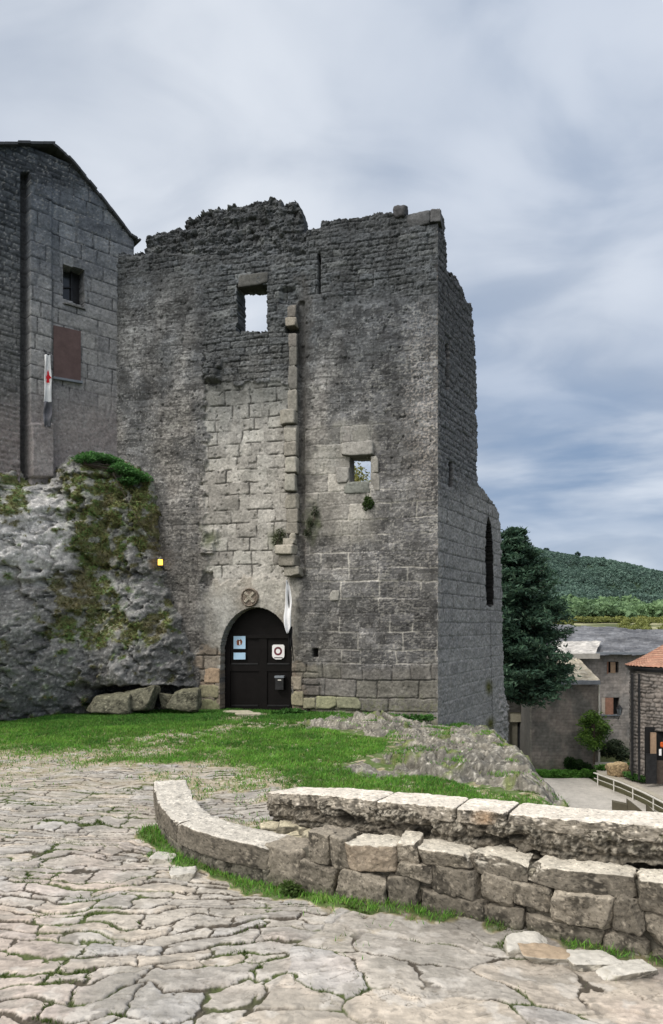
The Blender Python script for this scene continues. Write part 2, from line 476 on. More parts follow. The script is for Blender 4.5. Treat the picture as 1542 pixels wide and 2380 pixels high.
def ground_fn(x, y):
    z = ground_z(x, y)
    w1 = fbm(x*1.3, y*1.3, 3, 61); w2 = fbm(x*3.3, y*3.3, 3, 62); w3 = fbm(x*11, y*13, 3, 64)
    # rough courses of small thin slabs on the left, broad worn slabs towards the lower right
    rot = -.06
    xr = x*np.cos(rot)-y*np.sin(rot)+.03*w3; yr = x*np.sin(rot)+y*np.cos(rot)+.014*w3+.03*w2+.16*w1-.05*x*x*.2
    A = masonry(xr, yr, 71, (.07, .19), (.14, .52), .045, .012, (-4., 26., -24., 24.), True)
    r2 = .32
    xb = x*np.cos(r2)-y*np.sin(r2); yb = x*np.sin(r2)+y*np.cos(r2)
    b = worley(xb/.62+.2*w1+.10*w2+.02*w3, yb/.26+.28*w1+.2*w2+.05*w3, 81, .95)
    mB = b[1]-b[0]
    sel = fbm(x*.8+3, y*.8, 3, 65)*.9+(x-(-.45+.75*(y-3.3)))*1.1
    sel = (sel > 0).astype(float)
    jn = np.where(sel > .5, mB*.26, A[0])            # metres from joint, roughly
    w4 = fbm(x*30, y*34, 3, 169)
    jn = jn+.006*w4+.004*w3; wv = .0048+.0085*np.clip(fbm(x*2.6, y*3.2, 3, 66)+.3, 0, 1)
    joint = 1-sst(jn, wv*.8, wv*1.3+.001)
    joint = joint*np.where(sel > .5, .25+.75*sst(fbm(x*1.6, y*1.9, 3, 168), -.25, .15), 1)
    cr = np.abs(fbm(x*1.9+.3*w2, y*5.5+.5*w2, 4, 166)); crack = (1-sst(cr, .004, .016))*sst(fbm(x*1.2, y*1.7, 3, 167), -.05, .3)
    cid = np.where(sel > .5, b[4], A[1]); ci2 = np.where(sel > .5, b[5], A[2])
    ly = np.where(sel > .5, b[3]*.26, A[3])
    fade = 1-.35*sst(y, 6, 9)
    nf = fbm(x*9, y*14, 4, 67); nl = fbm(x*30, y*40, 3, 68)
    strat = fbm(x*3+.4*w2, y*22+2*w2, 3, 69)           # split layers in the stone
    g = grass_mask(x, y)
    h = np.where(sel > .5, .006, .009)*(cid-.3)-np.where(sel > .5, .03, .10)*ly*(.2+ci2)
    h = h*sst(jn, .0, .022)+.0035*nf+.0016*nl+.003*strat
    h = h-.010*(1-sst(jn, .001, wv+.006))*(1-.3*sel)-.008*crack
    h = h*fade*(1-g)+(.02*fbm(x*3, y*3, 4, 70)+.012*nf)*g+.05*fbm(x*.5, y*.5, 3, 72)
    # colour
    base = mix([.395, .362, .318], [.33, .31, .287], cid)
    base = mix(base, [.51, .435, .35], sst(ci2, .7, .85)*.5)
    base = mix(base, [.36, .35, .34], sst(ci2, .22, .08)*.7)
    base = mix(base, [.50, .41, .36], sst(fbm(x*.9, y*.9, 3, 75), .0, .5)*.5*sst(6.5-y, 0, 2))
    base = base*(1+.22*nf+.12*nl+.20*fbm(x*1.6, y*2.0, 4, 77)+.10*strat)[..., None]
    base = mix(base, [.20, .18, .155], sst(fbm(x*14, y*18, 3, 78), .3, .55)*.5)
    base = mix(base, [.24, .225, .20], sst(fbm(x*2.6, y*3.4, 5, 178), .05, .45)*.6)
    base = mix(base, [.53, .50, .46], sst(fbm(x*5, y*6, 5, 278), .25, .5)*.55)
    base = mix(base, np.array([.055, .045, .033])*np.ones(3), np.clip(joint*1.2, 0, 1)*.95)
    base = mix(base, [.09, .075, .055], crack*.85)
    moss = joint*sst(fbm(x*1.7, y*1.7, 3, 79), .0, .35)
    base = mix(base, [.07, .10, .025], moss*.8)
    soil = mix([.36, .30, .21], [.24, .21, .12], sst(fbm(x*5, y*5, 4, 80), -.3, .4))
    soil = mix(soil, [.50, .45, .36], sst(fbm(x*11, y*13, 3, 83), .22, .4))
    soil = mix(soil, [.055, .11, .02], sst(g, .35, .8)*.85)
    far = sst(y, 6.4, 8.6)*.55*(1-g)
    base = mix(base, soil, np.clip(sst(g, .1, .45)+far*sst(fbm(x*2, y*2.6, 4, 84), -.15, .35), 0, 1))
    d = x-np.interp(y, EDGE_Y, EDGE_X)
    base = mix(base, [.09, .11, .045], sst(d, .1, .8))
    h = h*(1-sst(d, .2, 1.))
    # ground darker towards the foot of the wall on the right
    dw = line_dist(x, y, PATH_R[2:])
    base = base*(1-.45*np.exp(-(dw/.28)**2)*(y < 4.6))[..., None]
    return z+h, base

# near ground: fan-shaped sheet, finer close by
rows = 1500; cols = 1500
yy = 1.9*np.exp(np.linspace(0, 1, rows)**1.0*math.log(20.5/1.9))
kk = np.linspace(-.66, .64, cols)
GX = (yy[:, None]+1.9)*kk[None, :]; GY = np.repeat(yy[:, None], cols, 1)
GZ, GC = ground_fn(GX, GY)
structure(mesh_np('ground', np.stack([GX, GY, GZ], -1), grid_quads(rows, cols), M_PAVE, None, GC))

# far terrain: village shelf, valley, wooded hill
def ridge_h(x):
    return np.interp(x, [-1500, -600, -100, 120, 196, 216, 257, 286, 316, 400, 600, 1500], [70, 80, 84, 76, 67, 63, 57.5, 52, 46, 30, 14, 5])
def terr_z(x, y):
    z = np.full(np.shape(x), PL-.02)
    valley = PL+(8.6)*sst(y, 80, 235)
    z = np.where(y > 60, valley, z)
    r = ridge_h(x/np.maximum(y, 60)*650)
    hill = r*sst(y, 240, 660)*(1-.5*sst(y, 700, 1500))
    hill = hill-sst(y, 280, 420)*(1-sst(y, 560, 650))*22*np.abs(fbm(x/120., y/170., 3, 91))
    z = z+hill
    # plateau block under the castle
    pl = sst(2.0-x, 0, 3.5)*sst(y, -60, -30)*(1-sst(y, 34, 50)); pl = np.maximum(pl, sst(3.2-y, 0, 2.5)*(y > -60)*sst(8-x, 0, 3))
    z = z*(1-pl)+(-1.6)*pl
    return z
ty = np.concatenate([np.linspace(-60, 60, 61), 60+np.geomspace(2, 2600, 120)]); tx = np.concatenate([-np.geomspace(1500, 22, 70), np.linspace(-20, 40, 61), 40+np.geomspace(2, 1700, 90)])
TX, TY = np.meshgrid(tx, ty); TZ = terr_z(TX, TY)
tc = mix([.075, .09, .035], [.03, .055, .03], sst(TY, 240, 330))
tc = mix(tc, [.34, .33, .2], sst(fbm(TX/26., TY/14., 3, 95), -.1, .15)*sst(TY, 120, 170)*(1-sst(TY, 236, 250)))
structure(mesh_np('terrain', np.stack([TX, TY, TZ], -1), grid_quads(len(ty), len(tx)), M_TERR, None, tc))

# ================================================================== CASTLE TOWER
WF = Wall((-5.37, 17.08), (.971, -.2385))
WS = Wall((2.363, 15.18), (.505, .863))
WH = Wall((-5.37, 17.08), (.755, .656))
tower = thing('castle_tower', 'ruined square stone tower with arched dark door and ragged broken top', 'tower', (-1.5, 16.2, -.4))
FR = WF.sz(1018, 1000)[0]                    # s of the right corner
TOPF = np.array([(255, 584), (300, 582), (334, 580), (338, 548), (372, 532), (425, 524), (428, 505), (470, 492), (505, 480), (540, 474), (575, 466), (612, 458), (628, 455), (652, 460), (655, 474), (668, 466), (684, 464), (700, 490), (706, 531), (712, 535), (745, 530), (748, 516), (775, 516), (808, 509), (835, 506), (860, 498), (914, 493), (945, 499), (1000, 492), (1040, 492)])
def box(u, v, a, b, c, d, e=5.):
    return sst(u, a-e, a+e)*(1-sst(u, b-e, b+e))*sst(v, c-e, c+e)*(1-sst(v, d-e, d+e))

def front_masks(S, Z, U, V):
    w = fbm(S*2, Z*2, 3, 101); w2 = fbm(S*6, Z*6, 2, 102)
    u = U+14*w+6*w2; v = V+14*fbm(S*2+5, Z*2, 3, 103)+6*w2
    panel = box(u, v, 478, 676, 890, 1345, 4)
    rub = np.maximum(box(u, v, 476, 690, 560, 892, 8), sst(v, 700, 600))
    rub = np.maximum(rub, box(u, v, 600, 1100, 300, 690, 20))
    crown = sst(V+8*w, 596, 584)*(U < 712)
    lowR = np.maximum(box(u, v, 705, 1100, 1130, 1800, 10), box(u, v, 705, 900, 985, 1300, 8)); ash = box(u, v, 705, 1100, 1545, 1800, 14)
    plast = box(u, v, 482, 690, 1342, 1560, 10)
    jamb = np.maximum(box(u, v, 462, 512, 1500, 1800, 3), box(u, v, 676, 735, 1545, 1800, 5))
    return panel, rub, crown, lowR, ash, plast, jamb, u, v

def front_h(S, Z, U, V):
    panel, rub, crown, lowR, ash, plast, jamb, u, v = front_masks(S, Z, U, V)
    d1, r1, q1 = masonry(S, Z, 11, (.27, .36), (.3, .75), .025)
    d2, r2, q2 = masonry(S, Z, 12, (.10, .19), (.16, .48), .03, .012)
    d3, r3, q3 = masonry(S, Z, 13, (.30, .42), (.4, .95), .03)
    J1 = 1-sst(d1, .004, .026); J2 = 1-sst(d2, .0, .022); J3 = 1-sst(d3, .0, .022)
    n = fbm(S*5, Z*5, 4, 111); nf = fbm(S*18, Z*18, 3, 112); nL = fbm(S*.8, Z*.8, 3, 113)
    H = .010*n+.006*nf+.05*nL
    ps = panel
    H = H+ps*(-.05-.03*J1*sst(fbm(S*3, Z*3, 2, 114), -.4, .3)+.02*(r1-.5))
    H = H+rub*(1-ps)*(-.030*J2*sst(fbm(S*2.2, Z*2.2, 3, 138), -.6, .15)+.024*(r2-.5)+.006*n+.012*nf)
    H = H+lowR*(1-ps)*(-.014*J3+.016*(r3-.5))
    H = H+ash*(-.03*J3+.02*(r3-.5))
    H = H+jamb*(-.05*J1+.03*(r1-.5))
    plain = (1-panel)*(1-rub)*(1-lowR)*(1-plast)
    H = H+plain*(-.010*J3*sst(nL, -.1, .3)+.008*fbm(S*11, Z*8, 3, 118))
    # ruined crown: bulging rubble, set back above a ledge
    lump = worley(S/.2+.4*n, Z/.14+.4*n, 117)
    H = H+crown*(-.07+.05*n+.06*(lump[4]-.5)-.035*(1-sst(lump[1]-lump[0], 0, .12))+.08*lump[2]*(lump[5]-.5)+.08*lump[3]*(lump[4]-.5))
    H = H-.03*sst(fbm(S*7, Z*7, 3, 119), .55, .7)*(1-plast)*(1-.6*lowR)
    # shaft groove right of the pilaster, narrow slot, small holes, broken corbel seats on the left
    H = H-.10*box(U, V, 692, 708, 700, 1345, 3)
    H = H-.25*box(U, V, 740, 744.5, 588, 682, 1.2)
    H = H-.30*box(U, V, 727, 738, 1508, 1527, 2)
    H = H-.12*box(U+6*n, V+6*nf, 470, 492, 1330, 1362, 4)
    H = H-.07*box(U+5*n, V+5*nf, 473, 476.5, 820, 885, 1.5)-.08*box(U, V+5*n, 474, 512, 886, 893, 2.5)
    H = H+.14*box(U+8*n, V+6*nf, 476, 508, 842, 884, 4)+.12*box(U+3*n, V, 470, 497, 1262, 1288, 2)+.07*box(U, V, 472, 505, 1228, 1262, 3)
    H = H-.12*box(U+6*n, V, 655, 690, 668, 706, 6)-.16*box(U, V, 664, 692, 758, 772, 3)
    e = sst(FR-S, .0, .10)
    return H*e+(1-e)*(.02*n)

def stain_top(V, U):
    return sst(V, 1120, 560)

def front_c(S, Z, U, V, H):
    panel, rub, crown, lowR, ash, plast, jamb, u, v = front_masks(S, Z, U, V)
    d1, r1, q1 = masonry(S, Z, 11, (.27, .36), (.3, .75), .025)
    d2, r2, q2 = masonry(S, Z, 12, (.10, .19), (.16, .48), .03, .012)
    d3, r3, q3 = masonry(S, Z, 13, (.30, .42), (.4, .95), .03)
    J1 = 1-sst(d1, .004, .026); J2 = (1-sst(d2, .0, .021))*sst(fbm(S*2.2, Z*2.2, 3, 138), -.6, .15); J3 = 1-sst(d3, .0, .025)
    n = fbm(S*3, Z*3, 5, 121); nf = fbm(S*14, Z*14, 4, 122); nL = fbm(S*.9, Z*.6, 4, 123); nv = fbm(S*3.5, Z*.7, 3, 124)
    sp = fbm(S*22, Z*22, 3, 125)
    c = mix([.15, .146, .144], [.19, .177, .166], sst(nL, -.3, .4))
    c = mix(c, [.115, .115, .122], sst(U, 740, 860)*sst(nL+.2*n, -.5, .3)*.8)
    c = c*(1+.25*n+.22*nf)[..., None]
    pl_ = (1-panel)*(1-rub)*(1-plast)
    c = c*(1+pl_*(.70*(r2-.5)))[..., None]
    c = mix(c, [.04, .039, .038], pl_*J2*sst(fbm(S*1.6, Z*1.6, 4, 140), -.4, .1)*.8)
    stk = fbm(S*9, Z*26, 4, 143, .6); c = mix(c, [.055, .054, .053], pl_*sst(-stk, .15, .45)*.5)
    c = mix(c, [.36, .345, .32], pl_*sst(stk+.5*nL+.3*n, .26, .46)*.6)
    # pale mortar and lime flecks
    c = mix(c, [.42, .40, .365], lowR*(1-ash)*J3*sst(fbm(S*1.3, Z*1.3, 3, 126)+.25*nf, -.15, .25)*.85)
    c = mix(c, [.42, .40, .37], sst(sp+.35*n, .42, .62)*(1-rub*.6)*.6)
    c = mix(c, [.34, .30, .27], sst(ball(U, V, 985, 920, 55, 260), .1, .8)*sst(sp+.3*nf, .02, .4)*.8)
    c = mix(c, [.36, .34, .305], box(u, v, 706, 870, 985, 1260, 14)*(.5+.4*(r3-.5)))
    c = mix(c, [.05, .048, .046], J3*(1-lowR)*sst(nL+.3*n, -.15, .25)*.6)
    c = c*(1+.30*(r3-.5))[..., None]; c = mix(c, [.07, .066, .062], sst(fbm(S*2.2, Z*9, 4, 139), .12, .45)*.45*(1-lowR))
    # ashlar panel
    pc = mix([.42, .40, .37], [.265, .25, .23], r1)*(1+.3*n+.18*nf)[..., None]
    pc = mix(pc, [.44, .425, .39], sst(q1, .72, .85)*.7)
    pc = mix(pc, [.10, .10, .09], sst(V, 1010, 900)*.6)
    pc = mix(pc, [.035, .032, .028], J1*.75*sst(fbm(S*3, Z*3, 2, 114), -.5, .2))
    c = mix(c, pc, panel)
    rc = mix([.17, .165, .155], [.12, .12, .12], r2)*(1+.35*n+.3*nf)[..., None]
    rc = rc*(1+.6*(r2-.5))[..., None]; rc = mix(rc, [.022, .022, .022], J2*.92); stk2 = fbm(S*10, Z*22, 4, 144, .6); rc = mix(rc, [.30, .295, .285], sst(stk2, .25, .45)*.6); rc = mix(rc, [.045, .045, .046], sst(-stk2, .15, .4)*.6)
    rc = mix(rc, [.28, .27, .25], sst(q2, .93, .96)*.7)
    c = mix(c, rc, rub*(1-panel))
    lp = mix([.37, .35, .315], [.28, .255, .22], sst(nL+.4*n, -.2, .3))*(1+.15*nf)[..., None]
    c = mix(c, lp, plast*.9)
    c = mix(c, [.30, .295, .28], ball(u, v, 520, 1430, 50, 90)*.8)
    c = mix(c, [.27, .26, .235], ball(u, v, 500, 950, 26, 70)*sst(n, -.2, .2)*.9)
    jc = mix([.26, .20, .15], [.21, .19, .16], r1)*(1+.3*n+.2*nf)[..., None]
    c = mix(c, mix(jc, [.04, .035, .03], J1*.7), jamb*.9)
    ac = mix([.19, .18, .15], [.15, .14, .13], r3)*(1+.25*n+.2*nf)[..., None]
    c = mix(c, mix(ac, [.06, .055, .05], J3*.6), ash*.85)
    # black weathering running down from the top
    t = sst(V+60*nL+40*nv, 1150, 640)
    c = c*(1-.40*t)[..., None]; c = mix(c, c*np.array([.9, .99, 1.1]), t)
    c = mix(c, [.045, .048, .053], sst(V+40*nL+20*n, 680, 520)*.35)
    c = mix(c, [.05, .048, .046], box(u, v, 690, 722, 640, 1240, 10)*.65)  # soft shadow right of the pilaster, painted into the colour
    c = mix(c, [.055, .052, .048], box(u, v, 706, 736, 1150, 1300, 12)*.4)
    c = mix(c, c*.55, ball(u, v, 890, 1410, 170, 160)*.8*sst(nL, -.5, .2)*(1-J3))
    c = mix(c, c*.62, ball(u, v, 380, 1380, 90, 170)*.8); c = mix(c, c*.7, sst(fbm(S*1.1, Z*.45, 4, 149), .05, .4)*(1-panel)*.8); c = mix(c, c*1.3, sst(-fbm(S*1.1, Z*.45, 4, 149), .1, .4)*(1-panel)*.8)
    # lichen and moss
    c = mix(c, [.07, .085, .035], np.maximum(ball(u, v, 650, 1255, 28, 30), ball(u, v, 488, 1250, 24, 24))*.8)
    c = mix(c, [.06, .075, .03], ball(u, v, 725, 1215, 18, 45)*.6)
    c = mix(c, [.11, .12, .05], sst(V+20*n, 1615, 1650)*.5*sst(nf, -.3, .3))
    dk = sst(-H, .09, .2)  # deep recesses darkened by depth, shade put into the colour
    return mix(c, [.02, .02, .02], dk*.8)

DOOR = (511, 679, 1410, 1660)
def in_door(u, v):
    cx = 595; r = (679-511)/2.; top = 1411; spr = 1520
    arch = ((u-cx)/r)**2+np.maximum(0, (spr-v)/(spr-top))**2 < 1
    return (np.abs(u-cx) < r) & (v < 1668) & np.where(v < spr, arch, True)
def front_keep(s, z, u, v):
    st = np.floor(s/.21).astype(int); st2 = np.floor(s/.09).astype(int)
    jag = 8*(h01(st, st*0, 7)-.5)+4*(h01(st2, st2*0, 8)-.5)+2.5*fbm(s*7, z*7, 3, 131)
    k = v > np.interp(u, TOPF[:, 0], TOPF[:, 1])+jag*np.where(u > 712, .7, 1.2)
    n = fbm(s*8, z*8, 3, 132)*4
    k &= ~((u+n > 551) & (u+n*.6 < 622) & (v > 660+n*.3) & (v+n < 770))
    k &= ~((u > 812) & (u < 862) & (v > 1059) & (v < 1121))
    k &= ~in_door(u, v)
    return k & (s < FR)
zt = WF.sz(628, 430)[1]
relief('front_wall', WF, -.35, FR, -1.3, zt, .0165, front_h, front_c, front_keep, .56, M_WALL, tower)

# side wall
TOPS = np.array([(1010, 488), (1026, 490), (1034, 520), (1036, 575), (1041, 618), (1043, 640), (1060, 642), (1078, 680), (1086, 700), (1097, 708), (1104, 800), (1108, 930), (1111, 1125), (1128, 1145), (1150, 1172), (1160, 1192), (1165, 1240), (1168, 1420), (1171, 1600), (1176, 1760)])
SR = WS.sz(1172, 1500)[0]
def side_top_z():
    s = [];z = []
    for u, v in TOPS:
        a, b = WS.sz(u, v); s.append(a); z.append(b)
    return np.array(s), np.array(z)
TS, TZs = side_top_z()
def side_h(S, Z, U, V):
    d2, r2, q2 = masonry(S*.8, Z, 22, (.10, .19), (.16, .45), .03, .012)
    d3, r3, q3 = masonry(S*.8, Z, 23, (.27, .36), (.3, .7), .02)
    up = sst(V+30*fbm(S, Z, 3, 141), 1180, 1090)
    n = fbm(S*5, Z*5, 4, 142); nf = fbm(S*18, Z*18, 3, 143)
    J2 = 1-sst(d2, 0, .035); J3 = 1-sst(d3, 0, .02)
    H = .02*n+.012*nf+up*(-.016*J2+.02*(r2-.5))+(1-up)*(-.02*J3+.012*(r3-.5))
    H = H-.30*box(U, V, 1038, 1044, 800, 905, 1.5)-.30*box(U, V, 1046, 1052, 1075, 1130, 2)
    H = H+.07*sst(V, 1520, 1720)*sst(S, 3.6, 4.9)+.07*sst(V, 1590, 1640)*sst(S, 4.2, 4.6)*(.6+n)
    e = sst(S, .0, .12)
    return H*e+(1-e)*.02*n
def side_c(S, Z, U, V, H):
    d2, r2, q2 = masonry(S*.8, Z, 22, (.10, .19), (.16, .45), .03, .012)
    d3, r3, q3 = masonry(S*.8, Z, 23, (.27, .36), (.3, .7), .02)
    up = sst(V+30*fbm(S, Z, 3, 141), 1180, 1090)
    n = fbm(S*3, Z*3, 4, 144); nf = fbm(S*14, Z*14, 3, 145); sp = fbm(S*20, Z*20, 3, 146)
    J2 = 1-sst(d2, 0, .035); J3 = 1-sst(d3, 0, .024)
    a = mix([.15, .15, .16], [.11, .112, .12], r2)*(1+.3*n+.3*nf)[..., None]
    a = a*(1+.5*(r2-.5))[..., None]; a = mix(a, [.018, .018, .02], J2*.9*sst(nf+n, -.6, .2)); sk_ = fbm(S*9, Z*20, 4, 148, .6); a = mix(a, [.26, .26, .27], sst(sk_, .25, .45)*.5); a = mix(a, [.04, .04, .043], sst(-sk_, .15, .4)*.6)
    b = mix([.25, .243, .245], [.20, .196, .2], r3)*(1+.2*n+.2*nf)[..., None]
    low = sst(V, 1400, 1560)
    b = mix(b, [.05, .05, .05], J3*.7*(1-low))
    b = mix(b, [.36, .35, .34], J3*.65*low)
    c = mix(b, a, up)
    c = mix(c, [.22, .215, .21], sst(V, 1480, 1640)*.45)
    c = mix(c, [.3, .28, .26], sst(sp, .4, .6)*.5)
    c = mix(c, [.32, .29, .26], sst(.22+.1*n-S, 0, .2)*sst(sp, -.2, .3)*(V > 720)*.6)
    c = c*(1-.35*sst(V, 1100, 700))[..., None]
    hw_ = np.interp(V, [1198, 1225, 1300, 1406, 1412], [0, 6.5, 9., 8., 0]); c = mix(c, [.010, .010, .010], np.maximum(box(U, V, 1038, 1044, 800, 905, 1.2), box(U, V, 1046, 1053, 1075, 1132, 1.5))); c = mix(c, [.012, .012, .012], 1-sst(np.abs(U-1136-(V-1205)*.018)-hw_, -.5, 1.5)*1.)  # slots, slit and its jambs darkened: recess shade painted into the colour
    m = np.maximum(ball(U, V, 1137, 1598, 9, 20), ball(U, V, 1140, 1682, 9, 18))
    c = mix(c, [.07, .07, .02], m)
    return mix(c, [.012, .012, .012], sst(-H, .12, .22))  # deep recesses darkened by depth, painted shade as well
def side_keep(s, z, u, v):
    st = np.floor(z/.2).astype(int)
    jag = .14*(h01(st, st*0, 17)-.5)+.10*fbm(s*7, z*7, 3, 151)
    # height limit along s (outline polyline is monotonic in s)
    lim = np.interp(s+jag*.8, np.maximum.accumulate(TS), TZs)
    k = z < lim+jag*.6
    cu = 1136+(v-1205)*.018; hw = np.interp(v, [1200, 1225, 1300, 1406], [1.5, 6.0, 8.5, 7.5])
    k &= ~((np.abs(u-cu) < hw) & (v > 1203) & (v < 1407))
    return k
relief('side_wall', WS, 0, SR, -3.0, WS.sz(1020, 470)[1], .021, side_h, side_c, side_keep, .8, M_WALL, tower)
m = MB(); p0 = WS.p(1110, 1450, -.9); m.box(p0+np.array([0, 0, -1.0]), WS.d*2.6, np.array([0, 0, 4.2]), -WS.n*.05); m.build('slit_backing', M_DARK, tower)

def wall_block(name, W, u0, u1, v0, v1, out, depth, col, seed, k=16., parent=tower, dark=.45, rough=.05, n=12, colf=None):
    s0, z1 = W.sz(u0, v0); s1, z0 = W.sz(u1, v1)
    q, Q, d = stone_local(((s1-s0)/2, (out+depth)/2, (z1-z0)/2), seed, n, k, rough, 6., .03)
    P = W.pt(q[:, 0]+(s0+s1)/2, q[:, 2]+(z0+z1)/2, q[:, 1]+(out-depth)/2)
    Q = Q[:, ::-1]; N = vnorm(P, Q)
    c = np.asarray(col)*1.2*(1+.25*fbm3(P, 4, 4, seed)+.2*fbm3(P, 16, 3, seed+3))[:, None]
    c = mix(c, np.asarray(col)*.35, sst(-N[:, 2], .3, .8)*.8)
    return mesh_np(name, P, Q, M_WALL, parent, c)

# pilaster of projecting blocks left over from a machicolation
PB = [(669, 690, 712, 738, .05, (.13, .12, .11)), (666, 691, 742, 760, .10, (.22, .20, .17)), (671, 691, 776, 806, .03, (.15, .14, .13)), (673, 691, 806, 850, .025, (.12, .115, .105)),
      (671, 692, 850, 905, .035, (.14, .135, .125)), (670, 692, 905, 958, .05, (.19, .18, .16)),
      (655, 691, 957, 988, .20, (.26, .245, .215)), (664, 693, 991, 1030, .13, (.27, .255, .225)), (664, 693, 1031, 1062, .14, (.22, .205, .18)), (667, 694, 1066, 1102, .17, (.30, .285, .25)),
      (666, 691, 1104, 1143, .16, (.26, .25, .22)), (665, 695, 1150, 1184, .09, (.22, .205, .175)), (668, 695, 1184, 1216, .09, (.2, .185, .16)), (668, 695, 1216, 1242, .09, (.2, .185, .16)),
      (675, 690, 1240, 1254, .10, (.28, .26, .22)), (664, 690, 1254, 1269, .24, (.28, .26, .22)), (651, 691, 1269, 1292, .40, (.32, .295, .25)), (657, 695, 1293, 1318, .32, (.19, .175, .15)), (667, 703, 1319, 1341, .26, (.23, .215, .185))]
for i, (a, b, c, d, o, col) in enumerate(PB):
    wall_block('pilaster_block', WF, a, b, c, d, o, .25, col, 200+i)
# lintels, jamb stones, sill, merlon stones
wall_block('lintel', WF, 795, 869, 1030, 1059, .10, .3, (.24, .23, .215), 231, rough=.08)
wall_block('jamb_stone', WF, 782, 812, 1086, 1122, .035, .3, (.24, .23, .215), 232)
wall_block('jamb_stone', WF, 862, 880, 1060, 1100, .035, .3, (.23, .22, .2), 233)
wall_block('jamb_stone', WF, 862, 884, 1101, 1146, .035, .3, (.20, .19, .175), 234)
wall_block('window_sill', WF, 800, 860, 1121, 1146, .03, .3, (.16, .165, .15), 235)
wall_block('lintel', WF, 555, 624, 641, 661, .03, .3, (.075, .075, .072), 236)
wall_block('capstone', WF, 914, 946, 478, 505, .06, .45, (.06, .06, .065), 237, rough=.16, k=5)
wall_block('capstone', WF, 947, 1002, 496, 522, .05, .5, (.075, .077, .082), 238)
wall_block('capstone', WF, 1001, 1026, 488, 520, .07, .5, (.085, .086, .09), 239)
wall_block('plain_block', WF, 768, 789, 1372, 1396, .03, .2, (.25, .24, .22), 240)
wall_block('jamb_stone', WF, 797, 816, 990, 1028, .02, .2, (.2, .19, .18), 241)
wall_block('jamb_stone', WF, 820, 862, 988, 1028, .02, .2, (.19, .185, .17), 242)
for i, (a, b, c, d, col) in enumerate([(464, 510, 1590, 1622, (.2, .185, .12)), (462, 511, 1624, 1662, (.17, .17, .10)), (476, 511, 1552, 1588, (.27, .2, .14)), (678, 706, 1606, 1640, (.21, .19, .13)), (678, 702, 1572, 1604, (.22, .19, .15)), (706, 734, 1622, 1648, (.20, .19, .13)), (735, 782, 1618, 1648, (.22, .22, .14)), (783, 840, 1620, 1648, (.19, .19, .13))]):
    wall_block('plinth_block', WF, a, b, c, d, .03, .2, col, 250+i)

# carved oval medallion over the door
def medallion():
    n = 60; g = np.linspace(-1, 1, n); A, B = np.meshgrid(g, g); r = np.hypot(A, B)
    s0, z1 = WF.sz(561, 1366); s1, z0 = WF.sz(603, 1411)
    h = .05*(1-sst(r, .9, 1.0))+.03*sst(r, .78, .84)*(1-sst(r, .9, .96))
    cr = np.minimum(np.abs(A-B), np.abs(A+B)); cross = (1-sst(cr, .16, .26))*(r < .74)
    h = h+.03*cross+.012*fbm(A*5, B*5, 3, 5)
    c = mix(np.array([.20, .165, .135])*np.ones((n, n, 3)), [.31, .28, .23], cross)
    c = mix(c, [.10, .08, .065], sst(np.abs(r-.76), .06, .02))
    c = c*(1+.3*fbm(A*6, B*6, 3, 6))[..., None]
    P = WF.pt((s0+s1)/2+A*(s1-s0)/2, (z0+z1)/2+B*(z1-z0)/2, h+.0)
    q = grid_quads(n, n); q = q[(r.ravel()[q].mean(1) < 1.0)]
    mesh_np('medallion', P, q, M_WALL, tower, c)
medallion()

# the door: leaf set back in its arch
door_h = -.34
def dp(u, v, h=0.): return WF.p(u, v, door_h+h)
def dbox(mb, u0, u1, v0, v1, h0, h1):
    a = dp(u0, v1, h0); mb.box(a, dp(u1, v1, h0)-a, dp(u0, v0, h0)-a, WF.n*(h1-h0))
mb = MB(); pts = []
DW0, DW1, DT, DS, DB = 506, 686, 1404, 1520, 1668
for t in np.linspace(math.pi, 0, 25):
    pts.append(dp((DW0+DW1)/2+(DW1-DW0)/2*math.cos(t), DS-(DS-DT)*math.sin(t)))
pts += [dp(DW1, DB), dp(DW0, DB)]
mb.poly(pts[::-1], -WF.n*.06)
door = mb.build('door', M_DOOR, tower)
mb = MB()
for a in ((519, 1676-1), ):
    pass
dbox(mb, 508, 524, 1500, 1668, 0, .035); dbox(mb, 666, 682, 1500, 1668, 0, .035); dbox(mb, 592, 611, 1480, 1668, 0, .03)
dbox(mb, 524, 666, 1476, 1484, 0, .05); dbox(mb, 524, 592, 1546, 1562, 0, .03); dbox(mb, 611, 666, 1546, 1562, 0, .03)
dbox(mb, 524, 592, 1645, 1668, 0, .03); dbox(mb, 611, 666, 1645, 1668, 0, .03)
mb.build('door_frame', M_DOOR, door)
for a, b in ((527, 590), (612, 664)):
    for v_ in (1543, 1642):
        mb = MB(); dbox(mb, a, b, v_, v_+3, 0, .045); mb.build('moulding', M_METAL, door)

def panel_sign(name, label, u0, u1, v0, v1, mat, round_b=0):
    t = thing(name, label, 'sign', dp((u0+u1)/2, v1, .05))
    mb = MB(); c = []
    if round_b:
        rr = 4
        for x, y in ((u0, v1-rr*2), (u0+2, v1-rr), (u0+rr*2, v1), (u1-rr*2, v1), (u1-2, v1-rr), (u1, v1-rr*2), (u1, v0+3), (u1-3, v0), (u0+3, v0), (u0, v0+3)): c.append(dp(x, y, .052))
    else: c = [dp(u0, v1, .052), dp(u1, v1, .052), dp(u1, v0, .052), dp(u0, v0, .052)]
    mb.poly(c, WF.n*.006); mb.build('board', mat, t); return t
def disc(mb, cu, cv, ru, rv, h, n=20, wob=0., seed=0):
    g = np.random.default_rng(seed)
    mb.poly([dp(cu+ru*math.cos(a)*(1+wob*g.uniform(-1, 1)), cv+rv*math.sin(a)*(1+wob*g.uniform(-1, 1)), h) for a in np.linspace(2*math.pi, 0, n, endpoint=False)], WF.n*.002)
